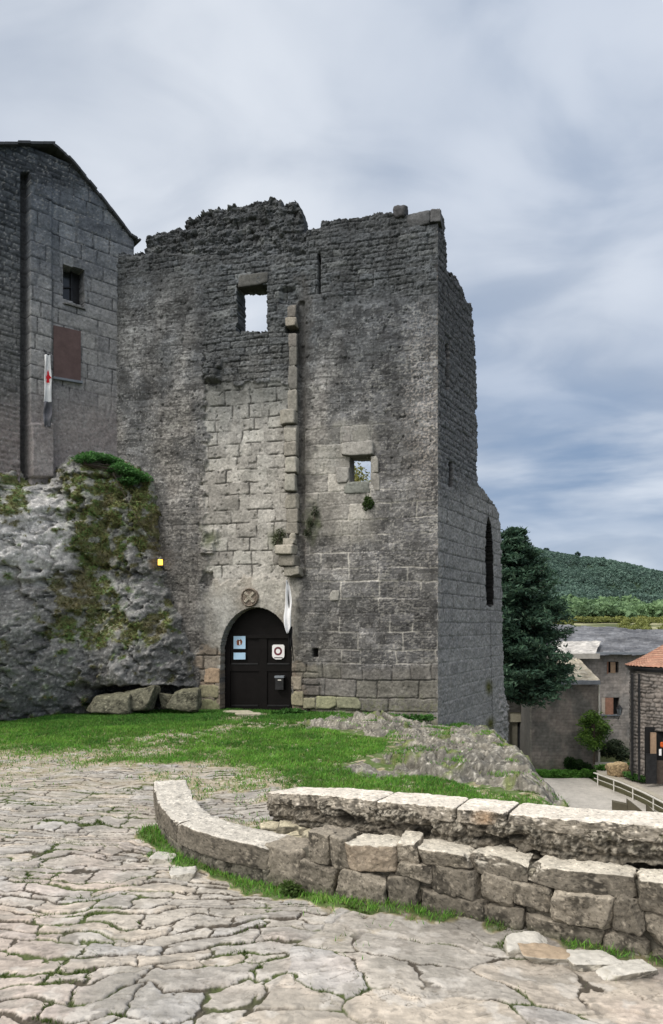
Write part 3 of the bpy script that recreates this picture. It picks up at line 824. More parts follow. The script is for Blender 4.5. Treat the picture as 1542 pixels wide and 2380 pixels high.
def ring(mb, cu, cv, ru, rv, ri, h, n=24):
    V = []; Q = []
    for i in range(n):
        a = 2*math.pi*i/n
        V += [dp(cu+ru*math.cos(a), cv+rv*math.sin(a), h), dp(cu+ru*ri*math.cos(a), cv+rv*ri*math.sin(a), h)]
        j = (i+1) % n; Q.append((2*i, 2*i+1, 2*j+1, 2*j))
    mb.add(V, Q)
t = panel_sign('notice_sign', 'square pale blue notice with a small brown emblem on the dark door', 533, 561, 1479, 1509, M_BLUE)
mb = MB(); disc(mb, 545, 1494, 5.0, 6.8, .0605, wob=.2, seed=3); disc(mb, 550, 1493, 3.2, 6.5, .0605, wob=.2, seed=4); mb.build('emblem', M_RUST, t)
mb = MB(); mb.poly([dp(547, 1500, .063), dp(549.4, 1499, .063), dp(548.6, 1490, .063), dp(546.4, 1491, .063)], WF.n*.002); mb.build('white_streak', M_WHITE, t)  # white streak printed on the emblem
t = panel_sign('notice_sign', 'plain narrow pale blue notice directly under the emblem notice on the door', 533, 561, 1518, 1534, M_BLUE)
t = panel_sign('plaque_sign', 'white round-cornered plaque with a dark maroon ring on right half of door', 624, 653, 1499, 1534, M_WHITE, 1)
mb = MB(); ring(mb, 638, 1514.5, 9.6, 10.2, .56, .0605); mb.build('ring', M_MAROON, t)
mb = MB(); a = dp(629, 1531, .0605); mb.box(a, dp(649, 1531, .0605)-a, dp(629, 1529, .0605)-a, WF.n*.002); mb.build('line', M_METAL, t)
t = thing('mailbox', 'small dark metal letter box fixed to the lower right door panel', 'mailbox', dp(643, 1600, .03))
mb = MB(); dbox(mb, 634, 653, 1577, 1605, .032, .14); mb.build('body', M_METAL, t)
mb = MB(); dbox(mb, 632.5, 654.5, 1572, 1577, .032, .155); mb.build('lid', M_ZINC, t)
mb = MB(); dbox(mb, 640, 648, 1581, 1583.5, .141, .145); mb.build('slot', M_PALE, t)

# white and black flag beside the door
fl = thing('flag', 'white flag with black foot hanging beside the right edge of door arch', 'flag', WF.p(679, 1500, .3))
def cloth(name, L, R, vs, W, h, mat, parent, wave=.05, seed=0, n=14):
    """cloth between a left and a right edge polyline (u at v), draped with folds"""
    vv = np.linspace(vs[0], vs[1], 40); g = np.linspace(0, 1, n)
    P = np.zeros((40, n, 3))
    for i, v in enumerate(vv):
        l = np.interp(v, *zip(*[(b, a) for a, b in L])); r = np.interp(v, *zip(*[(b, a) for a, b in R]))
        for j, q in enumerate(g):
            hh = h+wave*math.sin(q*7+seed+i*.05)*.6+wave*.5*math.sin(i*.23+q*3)
            P[i, j] = W.p(l+(r-l)*q, v, hh)
    o = mesh_np(name, P, grid_quads(40, n)[:, ::-1], mat, parent)
    s = o.modifiers.new('Solid', 'SOLIDIFY'); s.thickness = .006
    return o
cloth('cloth', [(673, 1350), (670, 1405), (667, 1433), (669, 1452), (675, 1472)], [(674.5, 1350), (681, 1366), (686, 1400), (684.5, 1430), (683, 1456), (676.5, 1472)], (1350, 1472), WF, .22, M_CLOTH_W, fl, .05)
cloth('dark_foot', [(679, 1456), (675, 1475), (676, 1498), (680, 1512)], [(685, 1456), (685, 1480), (684, 1500), (682, 1512)], (1456, 1512), WF, .17, M_BLACK, fl, .04)
mb = MB(); mb.tube([WF.p(683, 1535, .03), WF.p(684, 1500, .14), WF.p(674, 1349, .22)], .012); mb.build('pole', M_METAL, fl)

# ================================================================== LEFT HOUSE
house = thing('gabled_house', 'grey stone house with slate gable roof rising above the mossy rock', 'house', (-8, 15, 0))
HS0 = -6.0; HS1 = WH.sz(312, 600)[0]
TOPH = np.array([(-900, 330), (0, 333), (60, 340), (122, 344), (135, 352), (158, 372), (228, 455), (300, 548), (320, 566)])
def house_h(S, Z, U, V):
    d1, r1, q1 = masonry(S, Z, 31, (.30, .40), (.32, .7), .02); d2, r2, q2 = masonry(S, Z, 32, (.09, .17), (.14, .4), .05, .015)
    J1 = 1-sst(d1, .0, .022); J2 = 1-sst(d2, 0, .03)
    n = fbm(S*5, Z*5, 4, 161); nf = fbm(S*18, Z*18, 3, 162)
    rub = np.maximum(1-sst(U, 46, 52), sst(V+20*n, 470, 400)); fade = sst(V+20*n, 1050, 850)
    H = .012*n+.008*nf+rub*(-.018*J2+.02*(r2-.5))+(1-rub)*(-.016*J1*fade+.018*(r1-.5)*fade)
    H = H-.22*sst(U, 49, 52)*(1-sst(U, 67, 68.5))*sst(V, 398, 404)
    H = H+.06*sst(U, 68, 69.5)*(1-sst(U, 119, 122))*sst(V, 400, 410)+.16*sst(U, 61, 63)*(1-sst(U, 119, 121))*sst(V, 985, 990)*(1-sst(V, 1110, 1113))
    return H
def house_c(S, Z, U, V, H):
    d1, r1, q1 = masonry(S, Z, 31, (.30, .40), (.32, .7), .02); d2, r2, q2 = masonry(S, Z, 32, (.09, .17), (.14, .4), .05, .015)
    J1 = 1-sst(d1, .0, .024); J2 = 1-sst(d2, 0, .03)
    n = fbm(S*3, Z*3, 4, 163); nf = fbm(S*14, Z*14, 3, 164); nL = fbm(S*.8, Z*.8, 3, 165); sp = fbm(S*20, Z*20, 3, 166)
    rub = np.maximum(1-sst(U, 46, 52), sst(V+20*n, 470, 400))
    c = mix([.29, .287, .29], [.205, .205, .215], r1)*(1+.2*n+.14*nf+.2*nL)[..., None]
    c = mix(c, [.03, .031, .034], J1*.95*sst(nL+.6*n, -.6, .0)*sst(V, 1050, 880))
    rc = mix([.16, .16, .162], [.10, .102, .106], r2)*(1+.3*n+.3*nf)[..., None]
    rc = mix(rc, [.022, .022, .024], J2*.7*sst(V, 1000, 800))
    c = mix(c, rc, rub)
    t = sst(V+40*n, 820, 420)
    c = c*(1-.45*t)[..., None]; c = mix(c, c*np.array([.85, .97, 1.12]), t)
    c = mix(c, [.27, .222, .213], sst(V, 860, 1020)*.5)
    c = mix(c, [.27, .27, .27], sst(sp+.3*n, .45, .62)*.7)
    st = sst(U, 47, 50)*(1-sst(U, 66, 69))*sst(V, 395, 410)  # recessed strip darkened, its shade painted into the wall colour
    return mix(c, [.045, .045, .047], st*.85)
def house_keep(s, z, u, v):
    k = v > np.interp(u, TOPH[:, 0], TOPH[:, 1])+3*fbm(s*6, z*6, 3, 171)
    k &= ~((u > 147) & (u < 196) & (v > np.interp(u, [147, 196], [612, 628])) & (v < np.interp(u, [147, 196], [693, 714])))
    return k
relief('wall', WH, HS0, HS1, -1.6, WH.sz(20, 318)[1], .026, house_h, house_c, house_keep, .5, M_WALL, house)
# roof: stepped slates along the rake, running back
mb = MB(); tv = []
rp = [(118, 340), (158, 372), (228, 455), (300, 548), (322, 566)]
back = -WH.n*5.0
def rake(t):
    k = t*(len(rp)-1); i = min(int(k), len(rp)-2); f = k-i
    return WH.p(rp[i][0]*(1-f)+rp[i+1][0]*f, rp[i][1]*(1-f)+rp[i+1][1]*f, 0)
ns = 22
g = np.random.default_rng(5)
for i in range(ns):
    a, b = rake(i/ns), rake((i+1.35)/ns if i < ns-1 else 1.0)
    d = (b-a); ln = np.linalg.norm(d); nrm = np.array([-d[2]*WH.d[0], -d[2]*WH.d[1], d @ WH.d]); nrm /= np.linalg.norm(nrm)
    for j in range(9):
        of = WH.n*(.10+g.uniform(-.03, .04))-WH.n*(j*.56)
        mb.box(a+of+nrm*(-.02+.035*((j+i) % 2)*.4)+nrm*.02, d, -WH.n*.55, nrm*.05+d/ln*g.uniform(-.01, .01))
lft = WH.p(-420, 338, .12)
a = WH.p(125, 342, .12); seg = (lft-a)/16
for i in range(16):
    mb.box(a+seg*i+np.array([0, 0, g.uniform(-.01, .03)]), seg*.98, -WH.n*.9, np.array([0, 0, .06]))
rf = mb.build('roof', M_SLATE, house, col=(.055, .06, .068))
# window
win = thing  # alias kept short
mb = MB()
def hbox(mb, u0, u1, v0, v1, h0, h1, sk=0.):
    a = WH.p(u0, v1, h0); b = WH.p(u1, v1+sk, h0); c = WH.p(u0, v0, h0); mb.box(a, b-a, c-a, WH.n*(h1-h0))
hbox(mb, 140, 206, 600, 720, -.42, -.37); wn = mb.build('window', M_DARK, house)
mb = MB(); hbox(mb, 150, 178, 618, 712, -.365, -.355); mb.build('pane', M_GLASS, wn)
mb = MB(); hbox(mb, 176, 180, 612, 716, -.365, -.30); hbox(mb, 180, 206, 612, 716, -.365, -.33); hbox(mb, 150, 180, 655, 658, -.365, -.31); mb.build('frame', M_METAL, wn)
wall_block('window_sill', WH, 145, 199, 700, 722, .05, .3, (.12, .12, .12), 261, parent=house)
mb = MB(); 
a = WH.p(124, 876, .02); mb.box(a, WH.p(187, 887, .02)-a, WH.p(124, 757, .02)-a, WH.n*.02); mb.build('panel', M_PANEL, house)
mb = MB(); a = WH.p(123, 877, .0); mb.box(a-np.array([0, 0, .05]), WH.p(190, 888, .0)-a, np.array([0, 0, .05]), WH.n*.09); mb.build('ledge', M_ZINC, house)

bn = thing('banner', 'long white banner with red figure and grey lower end on the house wall', 'flag', WH.p(103, 996, .2))
cloth('white_cloth', [(95, 832), (95, 900), (93, 941)], [(108, 832), (110, 870), (112, 941)], (832, 941), WH, .26, M_CLOTH_W, bn, .03)
cloth('grey_cloth', [(93, 940), (92, 985), (94, 997)], [(112, 940), (111, 985), (109, 999)], (940, 997), WH, .25, M_CLOTH_G, bn, .05)
mb = MB()
pts = [(102, 868), (104, 874), (104.5, 880), (108, 884), (110, 887), (106.5, 888), (104.5, 890), (105.5, 897), (100, 898), (98, 896), (99.5, 890), (97.5, 888), (97, 884), (99.8, 880), (99.8, 873)]
mb.poly([WH.p(u, v, .302) for u, v in pts][::-1], WH.n*.003); mb.build('figure', M_CLOTH_R, bn)
mb = MB(); mb.tube([WH.p(95, 831, .26), WH.p(109, 831, .26)], .014); mb.tube([WH.p(101, 831, .26), WH.p(101, 812, .03)], .008); mb.build('hanger', M_METAL, bn)

# ================================================================== CLIFF ROCK
def yb(x): return np.interp(x, [-11, -7.43, -5.37, -2.7], [12.6, 15.4, 17.05, 16.45])
RP = [(-420, 1090), (0, 1092), (40, 1086), (62, 1112), (112, 1112), (122, 1085), (160, 1052), (215, 1046), (262, 1052), (318, 1082), (345, 1110), (362, 1132), (374, 1180), (378, 1222), (374, 1262), (382, 1310), (398, 1390), (425, 1440), (448, 1520), (462, 1570), (470, 1610), (474, 1700), (-420, 1800)]
def rp_xz(u, v):
    Y = 16.2
    for _ in range(6): Y = float(yb((u-CX)/F*Y))
    return (u-CX)/F*Y, CZ+(HV-v)*Y/F
poly = [rp_xz(*p) for p in RP]
x0, x1 = -10.4, -2.6; z0, z1 = -1.2, 6.2; res = .028
X, Z = np.meshgrid(np.arange(x0, x1, res), np.arange(z0, z1, res))
wn1 = fbm(X*1.1, Z*1.1, 4, 301); wn2 = fbm(X*3.5, Z*3.5, 4, 302)
D = poly_sdf(X+.12*wn2, Z+.12*wn2, poly)
bul = 2.3*(1-np.exp(-np.clip(D, 0, None)/1.05))
bul = bul*(.72+.28*sst(Z, 4.5, -.5))+.5*sst(X, -5.4, -7.5)*sst(D, 0, 1)
rid = 1-np.abs(fbm(X*.9+Z*.5, Z*.8-X*.4, 4, 303)); str_ = fbm(X*1.4+Z*1.2, Z*1.6-X*1.3, 4, 304)
nb = fbm(X*6, Z*6, 4, 305); nf = fbm(X*20, Z*20, 3, 306)
f = sst(D, 0, .5)
crk = worley(X*.95+Z*.35+.45*wn1+.2*wn2, Z*.8-X*.3+.45*wn1-.2*wn2, 307)
ck2 = worley(X*3.1+Z*1.0+.4*wn1+.25*wn2, Z*2.7-X*.9+.4*wn1-.25*wn2, 308)
bul = bul+f*(.20*(rid-.6)+.03*str_+.022*nb+.018*nf+.20*(crk[4]-.5)+.45*crk[2]*(crk[5]-.5)+.45*crk[3]*(crk[4]-.5)-.10*(1-sst(crk[1]-crk[0], 0, .07))+.03*(ck2[4]-.5)+.07*ck2[2]*(ck2[5]-.5)+.08*ck2[3]*(ck2[4]-.5)-.025*(1-sst(ck2[1]-ck2[0], 0, .09)))
# undercut at the right foot, and hollow bands
UU, VV = CX+F*X/(yb(X)-bul), HV-F*(Z-CZ)/(yb(X)-bul)
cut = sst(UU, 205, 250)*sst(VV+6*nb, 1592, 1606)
bul = bul-cut*1.05*f
bul = bul-.20*box(UU+14*nb, VV+10*wn1, -100, 160, 1352, 1372, 8)-.14*box(UU, VV+.22*(UU-200)+12*nb, 60, 200, 1180, 1200, 6)
Yr = yb(X)+.06-bul
gc = mix([.25, .247, .24], [.175, .173, .168], sst(wn1, -.3, .4))*(1+.35*nb+.3*nf)[..., None]
pale = ball(UU+20*nb, VV+20*wn1, 70, 1240, 110, 130)
gc = mix(gc, np.array([.46, .45, .44])*(1+.3*nb+.25*nf)[..., None], np.clip(pale*1.3, 0, 1))
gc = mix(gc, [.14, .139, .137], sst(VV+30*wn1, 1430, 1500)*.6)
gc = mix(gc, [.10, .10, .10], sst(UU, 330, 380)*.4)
flecks = fbm(X*16, Z*16, 3, 311)
gc = mix(gc, [.42, .41, .39], sst(flecks+.4*wn2, .42, .6)*.85)
ms = np.maximum.reduce([ball(UU, VV, 270, 1160, 140, 120), ball(UU, VV, 225, 1260, 80, 130), ball(UU, VV, 335, 1215, 60, 90)*1.1, ball(UU, VV, 320, 1120, 60, 60)*1.2, ball(UU, VV, 190, 1380, 80, 60)*1.1, ball(UU, VV, 210, 1450, 110, 60), ball(UU, VV, 20, 1140, 50, 70), ball(UU, VV, 330, 1130, 50, 60), ball(UU, VV, 330, 1470, 60, 40), ball(UU, VV, 390, 1440, 18, 50)])
mm = sst(ms+.6*wn2+.5*nb, .15, .6)
moss = mix([.14, .15, .05], [.085, .145, .03], sst(nb, -.3, .3))*(1+.5*nf)[..., None]
moss = mix(moss, [.16, .125, .08], sst(wn1+.3*nb, .05, .4)*.7); mm = mm*(1-.8*sst(fbm(X*4+3, Z*4, 4, 312), .12, .4))
gc = mix(gc, moss, mm*.93)
gc = mix(gc, [.42, .38, .30], ball(UU+12*nb, VV+8*nf, 245, 1452, 45, 22)*sst(nb+nf, .15, .5))
gc = mix(gc, [.02, .02, .018], (1-sst(crk[1]-crk[0], 0, .06))*f*.45)
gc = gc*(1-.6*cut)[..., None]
Q = grid_quads(*X.shape); kp = (D.ravel()[Q].max(1) > 0)
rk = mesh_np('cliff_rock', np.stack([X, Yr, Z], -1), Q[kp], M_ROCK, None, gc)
tag(rk, 'huge mossy grey rock under the gabled house, left of the castle door', 'rock')

def rock_y(u, v):
    """depth of the cliff surface behind pixel column/row"""
    m = (np.abs(UU-u) < 5) & (np.abs(VV-v) < 5) & (D > .02)
    return float(Yr[m].min()) if m.any() else 15.5

# moss tufts on the cliff (kept as a part of the rock)
g = np.random.default_rng(21)
cand = np.where((mm.ravel() > .6) & (D.ravel() > .03))[0]; pick = g.choice(cand, 9000)
cp = np.stack([X.ravel()[pick], Yr.ravel()[pick]-.02, Z.ravel()[pick]], -1)+g.normal(size=(len(pick), 3))*.015
cc = mix([.10, .11, .03], [.19, .16, .08], g.random(len(pick)))*g.uniform(.6, 1.3, (len(pick), 1))
o = foliage('moss', cp, .035, cc, rk, .45, 22); o['kind'] = 'stuff'

# leafy plant on top of the rock
def bush(name, label, cat, centers, n, rad, size, c0, c1, seed, group=None, asp=.5, stem=None):
    g = np.random.default_rng(seed); base = np.asarray(centers[0], float)
    t = thing(name, label, cat, (base[0], base[1], min(float(c[2]) for c in centers)-.1), group)
    P = []; K = []
    for c in centers:
        d = g.normal(size=(n, 3)); d /= np.linalg.norm(d, axis=1)[:, None]; r = g.random(n)**.4
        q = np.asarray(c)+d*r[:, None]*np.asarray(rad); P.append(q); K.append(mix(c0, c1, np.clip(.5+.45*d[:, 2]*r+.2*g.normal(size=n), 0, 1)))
    foliage('foliage', np.concatenate(P), size, np.concatenate(K), t, asp, seed)
    mb = MB()
    for c in centers: mb.tube([base-np.array([0, 0, rad[2]*1.2]), (base+np.asarray(c))/2-np.array([0, 0, rad[2]*.5]), np.asarray(c)], .012, .005, 5)
    mb.build('stem', M_BARK, t)
    return t
cs = []
for u, v in ((196, 1066), (215, 1060), (240, 1064), (262, 1072), (285, 1084), (300, 1096), (318, 1104), (330, 1112), (272, 1092), (296, 1118)):
    y = rock_y(u, v+14)-.05; cs.append(at(u, v, y))
bush('green_plant', 'bright green leafy plant growing on top of the mossy rock', 'plant', cs, 420, (.30, .24, .10), .04, (.035, .10, .028), (.13, .31, .09), 33)
# thin dry stem leaning down the rock, lit lamp
mb = MB(); pp = [at(u, v, rock_y(u, v)-.12) for u, v in ((262, 1098), (290, 1150), (318, 1204), (345, 1245), (372, 1284))]
mb.tube(pp, .009, .006, 6); o = mb.build('dry_stem', M_BARK, None); tag(o, 'thin dry stem slanting down the mossy rock below the green plant', 'stem')
lp = at(372, 1316, rock_y(369, 1325)-.20)
lamp = thing('spotlight', 'small lit yellow lamp fixed on the right side of the mossy rock', 'lamp', lp)
mb = MB(); q = at(367.5, 1313, lp[1]); mb.box(q, at(377, 1313, lp[1])-q, [0, .08, 0], at(367.5, 1300, lp[1])-q); mb.build('lens', M_LAMP, lamp)
mb = MB(); q = at(365, 1317, lp[1]+.02); mb.box(q, at(380, 1317, lp[1]+.02)-q, [0, .12, 0], np.array([0, 0, .02])); mb.tube([lp+np.array([0, .06, 0]), lp+np.array([.02, .5, -.04])], .02); mb.build('bracket', M_METAL, lamp)

# boulders under the overhang
def boulder(name, label, c, half, seed, top, side, group=None, rough=.12, k=3.6, n=22, mat=None, skew=.15, cat='rock'):
    q, Q, d = stone_local(half, seed, n, k, rough, 1.6/max(half), skew)
    P = q+np.asarray(c); N = vnorm(P, Q)
    o = mesh_np(name, P, Q, mat or M_ROCK, None, toplit_lichen_col(P, N, top, side, seed))
    tag(o, label, cat, group); return o
for i, (u, v, Y, hf, lab) in enumerate([(262, 1634, 15.2, (.46, .3, .20), 'low mossy boulder at the left end under the rock overhang'), (318, 1628, 15.35, (.40, .3, .24), 'broad mossy boulder in the middle under the rock overhang'), (390, 1630, 15.65, (.13, .2, .17), 'narrow upright stone in the dark gap under the overhang'), (432, 1626, 15.5, (.33, .28, .23), 'squared pale green stone nearest the door under the overhang')]):
    boulder('boulder', lab, at(u, v, Y), hf, 310+i, (.15, .145, .10), (.125, .12, .088), 'stones under the rock overhang', .10, 9., 34, None, .22)

# ================================================================== ROCK OUTCROP right of the door
res = .024
X, Y = np.meshgrid(np.arange(-1.2, 5.0, res), np.arange(6.2, 15.2, res))
n1 = fbm(X*1.0, Y*1.0, 4, 401); n2 = fbm(X*4, Y*4, 4, 402); n3 = fbm(X*16, Y*16, 3, 403)
D = poly_sdf(X+.3*n1+.12*n2, Y+.4*n1+.15*n2, ROCKPOLY)
GZo = ground_z(X, Y)
dd = X-np.interp(Y, EDGE_Y, EDGE_X)
mound = .20*(1-np.exp(-np.clip(D, 0, None)/.7))
ridge = np.abs(fbm(X*1.4+Y*.5, Y*1.0-X*.4, 4, 404)); crk = worley(X*1.6+.5*n1, Y*.9+.5*n1, 405); oc2 = worley(X*4.6+.5*n1+.3*n2, Y*3.2+.5*n1, 415)
mound = mound+sst(D, 0, .3)*(.12*(.35-ridge)+.035*n2+.018*n3+.06*(crk[4]-.5)+.20*crk[2]*(crk[5]-.5)+.20*crk[3]*(crk[4]-.5)+.07*(sst((X*.7+Y*.9+.5*n1)*1.6 % 1., .55, .95)-.5)+.02*(oc2[4]-.5)+.05*oc2[2]*(oc2[5]-.5)+.05*oc2[3]*(oc2[4]-.5)-.02*(1-sst(oc2[1]-oc2[0], 0, .12))-.07*(1-sst(crk[1]-crk[0], 0, .12)))
mound = mound+.14*np.exp(-((X-.9)/.5)**2-((Y-13.8)/.5)**2)
lip = sst(dd, -.1, 1.1)
Zo = GZo+mound-.02+.30*lip*(1-sst(dd, .7, 1.6))
oc = mix([.205, .19, .16], [.14, .132, .115], sst(n1, -.3, .4))*(1+.35*n2+.28*n3)[..., None]
sp = fbm(X*24, Y*24, 3, 406)
oc = mix(oc, [.40, .38, .335], sst(sp+.3*n2, .25, .5)*.7)
oc = mix(oc, [.10, .095, .08], sst(-sp-.2*n2, .25, .5)*.7)
oc = mix(oc, [.06, .055, .045], (1-sst(crk[1]-crk[0], 0, .07))*.8); oc = mix(oc, [.10, .097, .085], sst(fbm(X*3, Y*2.2, 5, 408), .1, .4)*.6)
mo = sst(fbm(X*1.7+8, Y*1.7, 4, 407)+.4*n2, .22, .5)
oc = mix(oc, np.array([.12, .15, .04])*(1+.3*n3)[..., None], np.clip(mo*1.1, 0, 1)*.8)
oc = mix(oc, [.17, .165, .12], sst(lip, .3, 1)*.4)
Q = grid_quads(*X.shape); kp = D.ravel()[Q].max(1) > 0
oc_o = mesh_np('rock_outcrop', np.stack([X, Y, Zo], -1), Q[kp], M_ROCK, None, oc)
tag(oc_o, 'low lichen-grey rock outcrop breaking through grass right of the door', 'rock')
OUT_D = lambda x, y: poly_sdf(x, y, ROCKPOLY)

# ================================================================== LOW WALL (curved left arm) and PARAPET
PLp, PRp, PUp = Path(PATH_L), Path(PATH_R), Path(PATH_U)
def path_stone(path, s0, s1, h0, h1, za, zb, seed, k=8., rough=.05, n=16, skew=.05, nsc=6.):
    q, Q, d = stone_local(((s1-s0)/2, abs(h1-h0)/2, (zb-za)/2), seed, n, k, rough, nsc, skew)
    P = path.pt(q[:, 0]+(s0+s1)/2, q[:, 2]+(za+zb)/2, q[:, 1]+(h0+h1)/2)
    return P, Q[:, ::-1]
def add_stone(acc, P, Q, c):
    n = sum(len(a) for a in acc[0]); acc[0].append(P); acc[1].append(Q+n); acc[2].append(c)
def acc_build(acc, name, parent, mat=None):
    return mesh_np(name, np.concatenate(acc[0]), np.concatenate(acc[1]), mat or M_BLOCK, parent, np.concatenate(acc[2]))
TOPC = (.62, .57, .50); SIDEC = (.12, .106, .086)
arm = thing('low_wall', 'low curved stone wall with flat pale coping at the end of the path', 'wall', (-1.2, 5.2, 0))
L = PLp.L; cuts = [0, .52, .86, 1.22, 1.62, L+.02]
zg = lambda s: float(np.interp(s, [0, L], [-.085, -.02]))
for i in range(len(cuts)-1):
    s0, s1 = cuts[i], cuts[i+1]; zm = zg((s0+s1)/2)
    P, Q = path_stone(PLp, s0+.004, s1-.004, -.30, .015, zm+.07, zm+.235+.006*(i % 2), 500+i, 16., .05, 60, .03, 9.)
    N = vnorm(P, Q); c = toplit_lichen_col(P, N, (.50, .47, .42), SIDEC, 500+i)
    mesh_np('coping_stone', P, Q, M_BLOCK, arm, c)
acc = ([], [], []); s = 0.; i = 0; g = np.random.default_rng(41)
while s < L:
    w = g.uniform(.18, .4); zm = zg(s)
    P, Q = path_stone(PLp, s, min(s+w, L+.02), -.27, .0, zm-.12, zm+.085, 520+i, 14., .09, 40, .08, 9.)
    add_stone(acc, P, Q, toplit_lichen_col(P, vnorm(P, Q), (.25, .23, .17), (.12, .11, .09), 520+i)); s += w+.004; i += 1
acc_build(acc, 'base_course', arm)

par = thing('parapet_wall', 'long stone parapet with bright pale coping and rubble foot along the path', 'wall', (.8, 4.1, 0))
# coping blocks of the upper tier
U_len = PUp.L
zt = lambda s: float(np.interp(s, [0, .7, 1.3, 1.9, 2.9, U_len], [.395, .515, .555, .585, .63, .685]))
def cut_s(u):  # s on the upper path whose point shows in column u
    ss = np.linspace(0, U_len, 400); p = PUp.pt(ss, ss*0+.5, 0*ss); uu = px(p)[0]
    return float(ss[np.argmin(np.abs(uu-u))])
cu = [-.02]+[cut_s(u) for u in (876, 1060, 1178, 1560)]+[U_len]
zcap = lambda S: np.interp(S, [0, .7, 1.3, 1.9, 2.9, U_len], [.395, .515, .555, .585, .63, .685])
for i in range(len(cu)-1):
    s0, s1 = cu[i], cu[i+1]
    q, Q, d = stone_local(((s1-s0)/2-.006, .15, .045), 540+i, 90, 14., .08, 7., .01, False, .004)
    S = q[:, 0]+(s0+s1)/2
    P = PUp.pt(S, q[:, 2]+zcap(S)-.045, -.145+q[:, 1])
    fr = sst(q[:, 1], .06, .13)
    P = P+(fr*(.035*fbm3(P, 7, 4, 77)+.02*fbm3(P, 22, 3, 78)))[:, None]*np.array([-.5, -.86, 0])
    Q = Q[:, ::-1]; N = vnorm(P, Q)
    c = toplit_lichen_col(P, N, TOPC, (.24, .215, .18), 540+i, spec=.4)
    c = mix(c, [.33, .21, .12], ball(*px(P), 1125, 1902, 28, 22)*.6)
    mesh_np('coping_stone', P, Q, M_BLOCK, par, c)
def uf_h(S, Z, U, V):
    n = fbm(S*5, Z*7, 4, 781); n2 = fbm(S*16, Z*18, 4, 782); n3 = fbm(S*45, Z*50, 3, 783); st = fbm(S*2.2+.3*n, Z*15+n, 4, 784)
    rel = zcap(S)-Z
    d, r, q = masonry(S, rel+.03*n, 785, (.10, .17), (.25, .7), .03, .02)
    H = -.005+.040*n+.024*n2+.008*n3+.022*st-.035*(1-sst(d, 0, .022))*sst(rel, .08, .13)*sst(n, -.3, .2)
    H = H-.06*sst(fbm(S*3.2, Z*9, 4, 786), .22, .42)*sst(rel, .1, .16)
    return H-.10*sst(rel-.5*np.clip(.5-S, 0, .5), .17, .30)*(.2+.4*sst(n+.3*st, -.2, .4))
def uf_c(S, Z, U, V, H):
    n = fbm(S*5, Z*7, 4, 781); n2 = fbm(S*16, Z*18, 4, 787, .6); n3 = fbm(S*38, Z*44, 4, 788, .6); rel = zcap(S)-Z
    c = mix([.135, .118, .094], [.075, .067, .054], sst(n+.4*n2, -.3, .35))*np.ones(S.shape+(1,))
    c = mix(c, [.33, .30, .25], sst(n3+.6*n2+.45*n, .10, .42)*(.9-.55*sst(rel, .06, .25)))
    c = mix(c, [.38, .345, .29], sst(n3+.5*n2, .0, .4)*sst(rel, .10, .03)*.8)
    c = mix(c, [.028, .025, .02], sst(-n3-.5*n2, .12, .42)*.75)
    c = mix(c, [.10, .105, .035], sst(n2+n, .1, .5)*sst(U, 1380, 1500)*sst(rel, .16, .04)*.7)
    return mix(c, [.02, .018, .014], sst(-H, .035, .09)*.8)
relief('parapet_face', PUp, 0, U_len, .12, .66, .0062, uf_h, uf_c, lambda s, z, u, v: (z < zcap(s)-.05), .2, M_BLOCK, par)
# rubble under the coping, and hidden core
mb = MB(); ss = np.linspace(0, U_len, 30)
A = PUp.pt(ss, ss*0+.30, ss*0-.06); B = PUp.pt(ss, ss*0-.4, ss*0-.06); A2 = PUp.pt(ss, ss*0+.30, ss*0-.24); B2 = PUp.pt(ss, ss*0-.4, ss*0-.24)
for i in range(29):
    mb.add([A[i], A[i+1], B[i+1], B[i], A2[i], A2[i+1], B2[i+1], B2[i]], [(0, 3, 2, 1), (4, 5, 6, 7), (0, 1, 5, 4), (3, 7, 6, 2)])
mb.build('wall_core', M_WALL, par, col=(.03, .028, .022))
# lower tier: big irregular stones in courses, stone by stone
acc = ([], [], []); Lr = PRp.L; g = np.random.default_rng(47)
ltop = lambda s: float(np.interp(s, [0, .5, .9, 1.3, 2.2, Lr], [.20, .28, .35, .365, .395, .42]))
def rs(u):
    ss = np.linspace(0, Lr, 400); p = PRp.pt(ss, ss*0+.15, 0*ss); uu = px(p)[0]; return float(ss[np.argmin(np.abs(uu-u))])
LOW = []   # (u0,u1,z0,z1 as fraction of tier height, colour factor, pale top)
LOW += [(612, 706, -.2, .95, .95, 0), (700, 776, -.2, .60, .8, 0), (716, 764, .60, 1.32, 1.0, 0), (764, 812, .58, 1.22, .9, 0), (776, 900, -.25, .52, 1.15, 0), (812, 922, .54, 1.02, 1.5, 1), (902, 976, -.25, .50, .65, 0), (924, 972, .72, 1.06, 1.5, 1), (924, 1002, .46, .72, 1.0, 0), (974, 1088, .74, .98, 1.05, 1), (1004, 1116, .30, .73, .6, 0), (976, 1126, -.3, .29, .55, 0),
        (1090, 1222, .70, .97, .62, 1), (1118, 1190, .24, .69, .95, 0), (1192, 1278, .28, .66, .9, 0), (1222, 1480, .71, .97, .55, 1), (1236, 1282, .58, .70, 1.0, 0), (1284, 1426, .27, .70, 1.25, 0), (1128, 1210, -.3, .25, .6, 0), (1212, 1404, -.25, .27, .95, 0), (1428, 1500, .26, .70, .45, 0), (1406, 1512, -.25, .24, 1.1, 0), (1482, 1600, .58, 1.0, .8, 1), (1504, 1640, .18, .56, .9, 0), (1514, 1640, -.4, .17, .6, 0)]
LOW = [(rs(q[0]), rs(q[1]))+q[2:] for q in LOW]
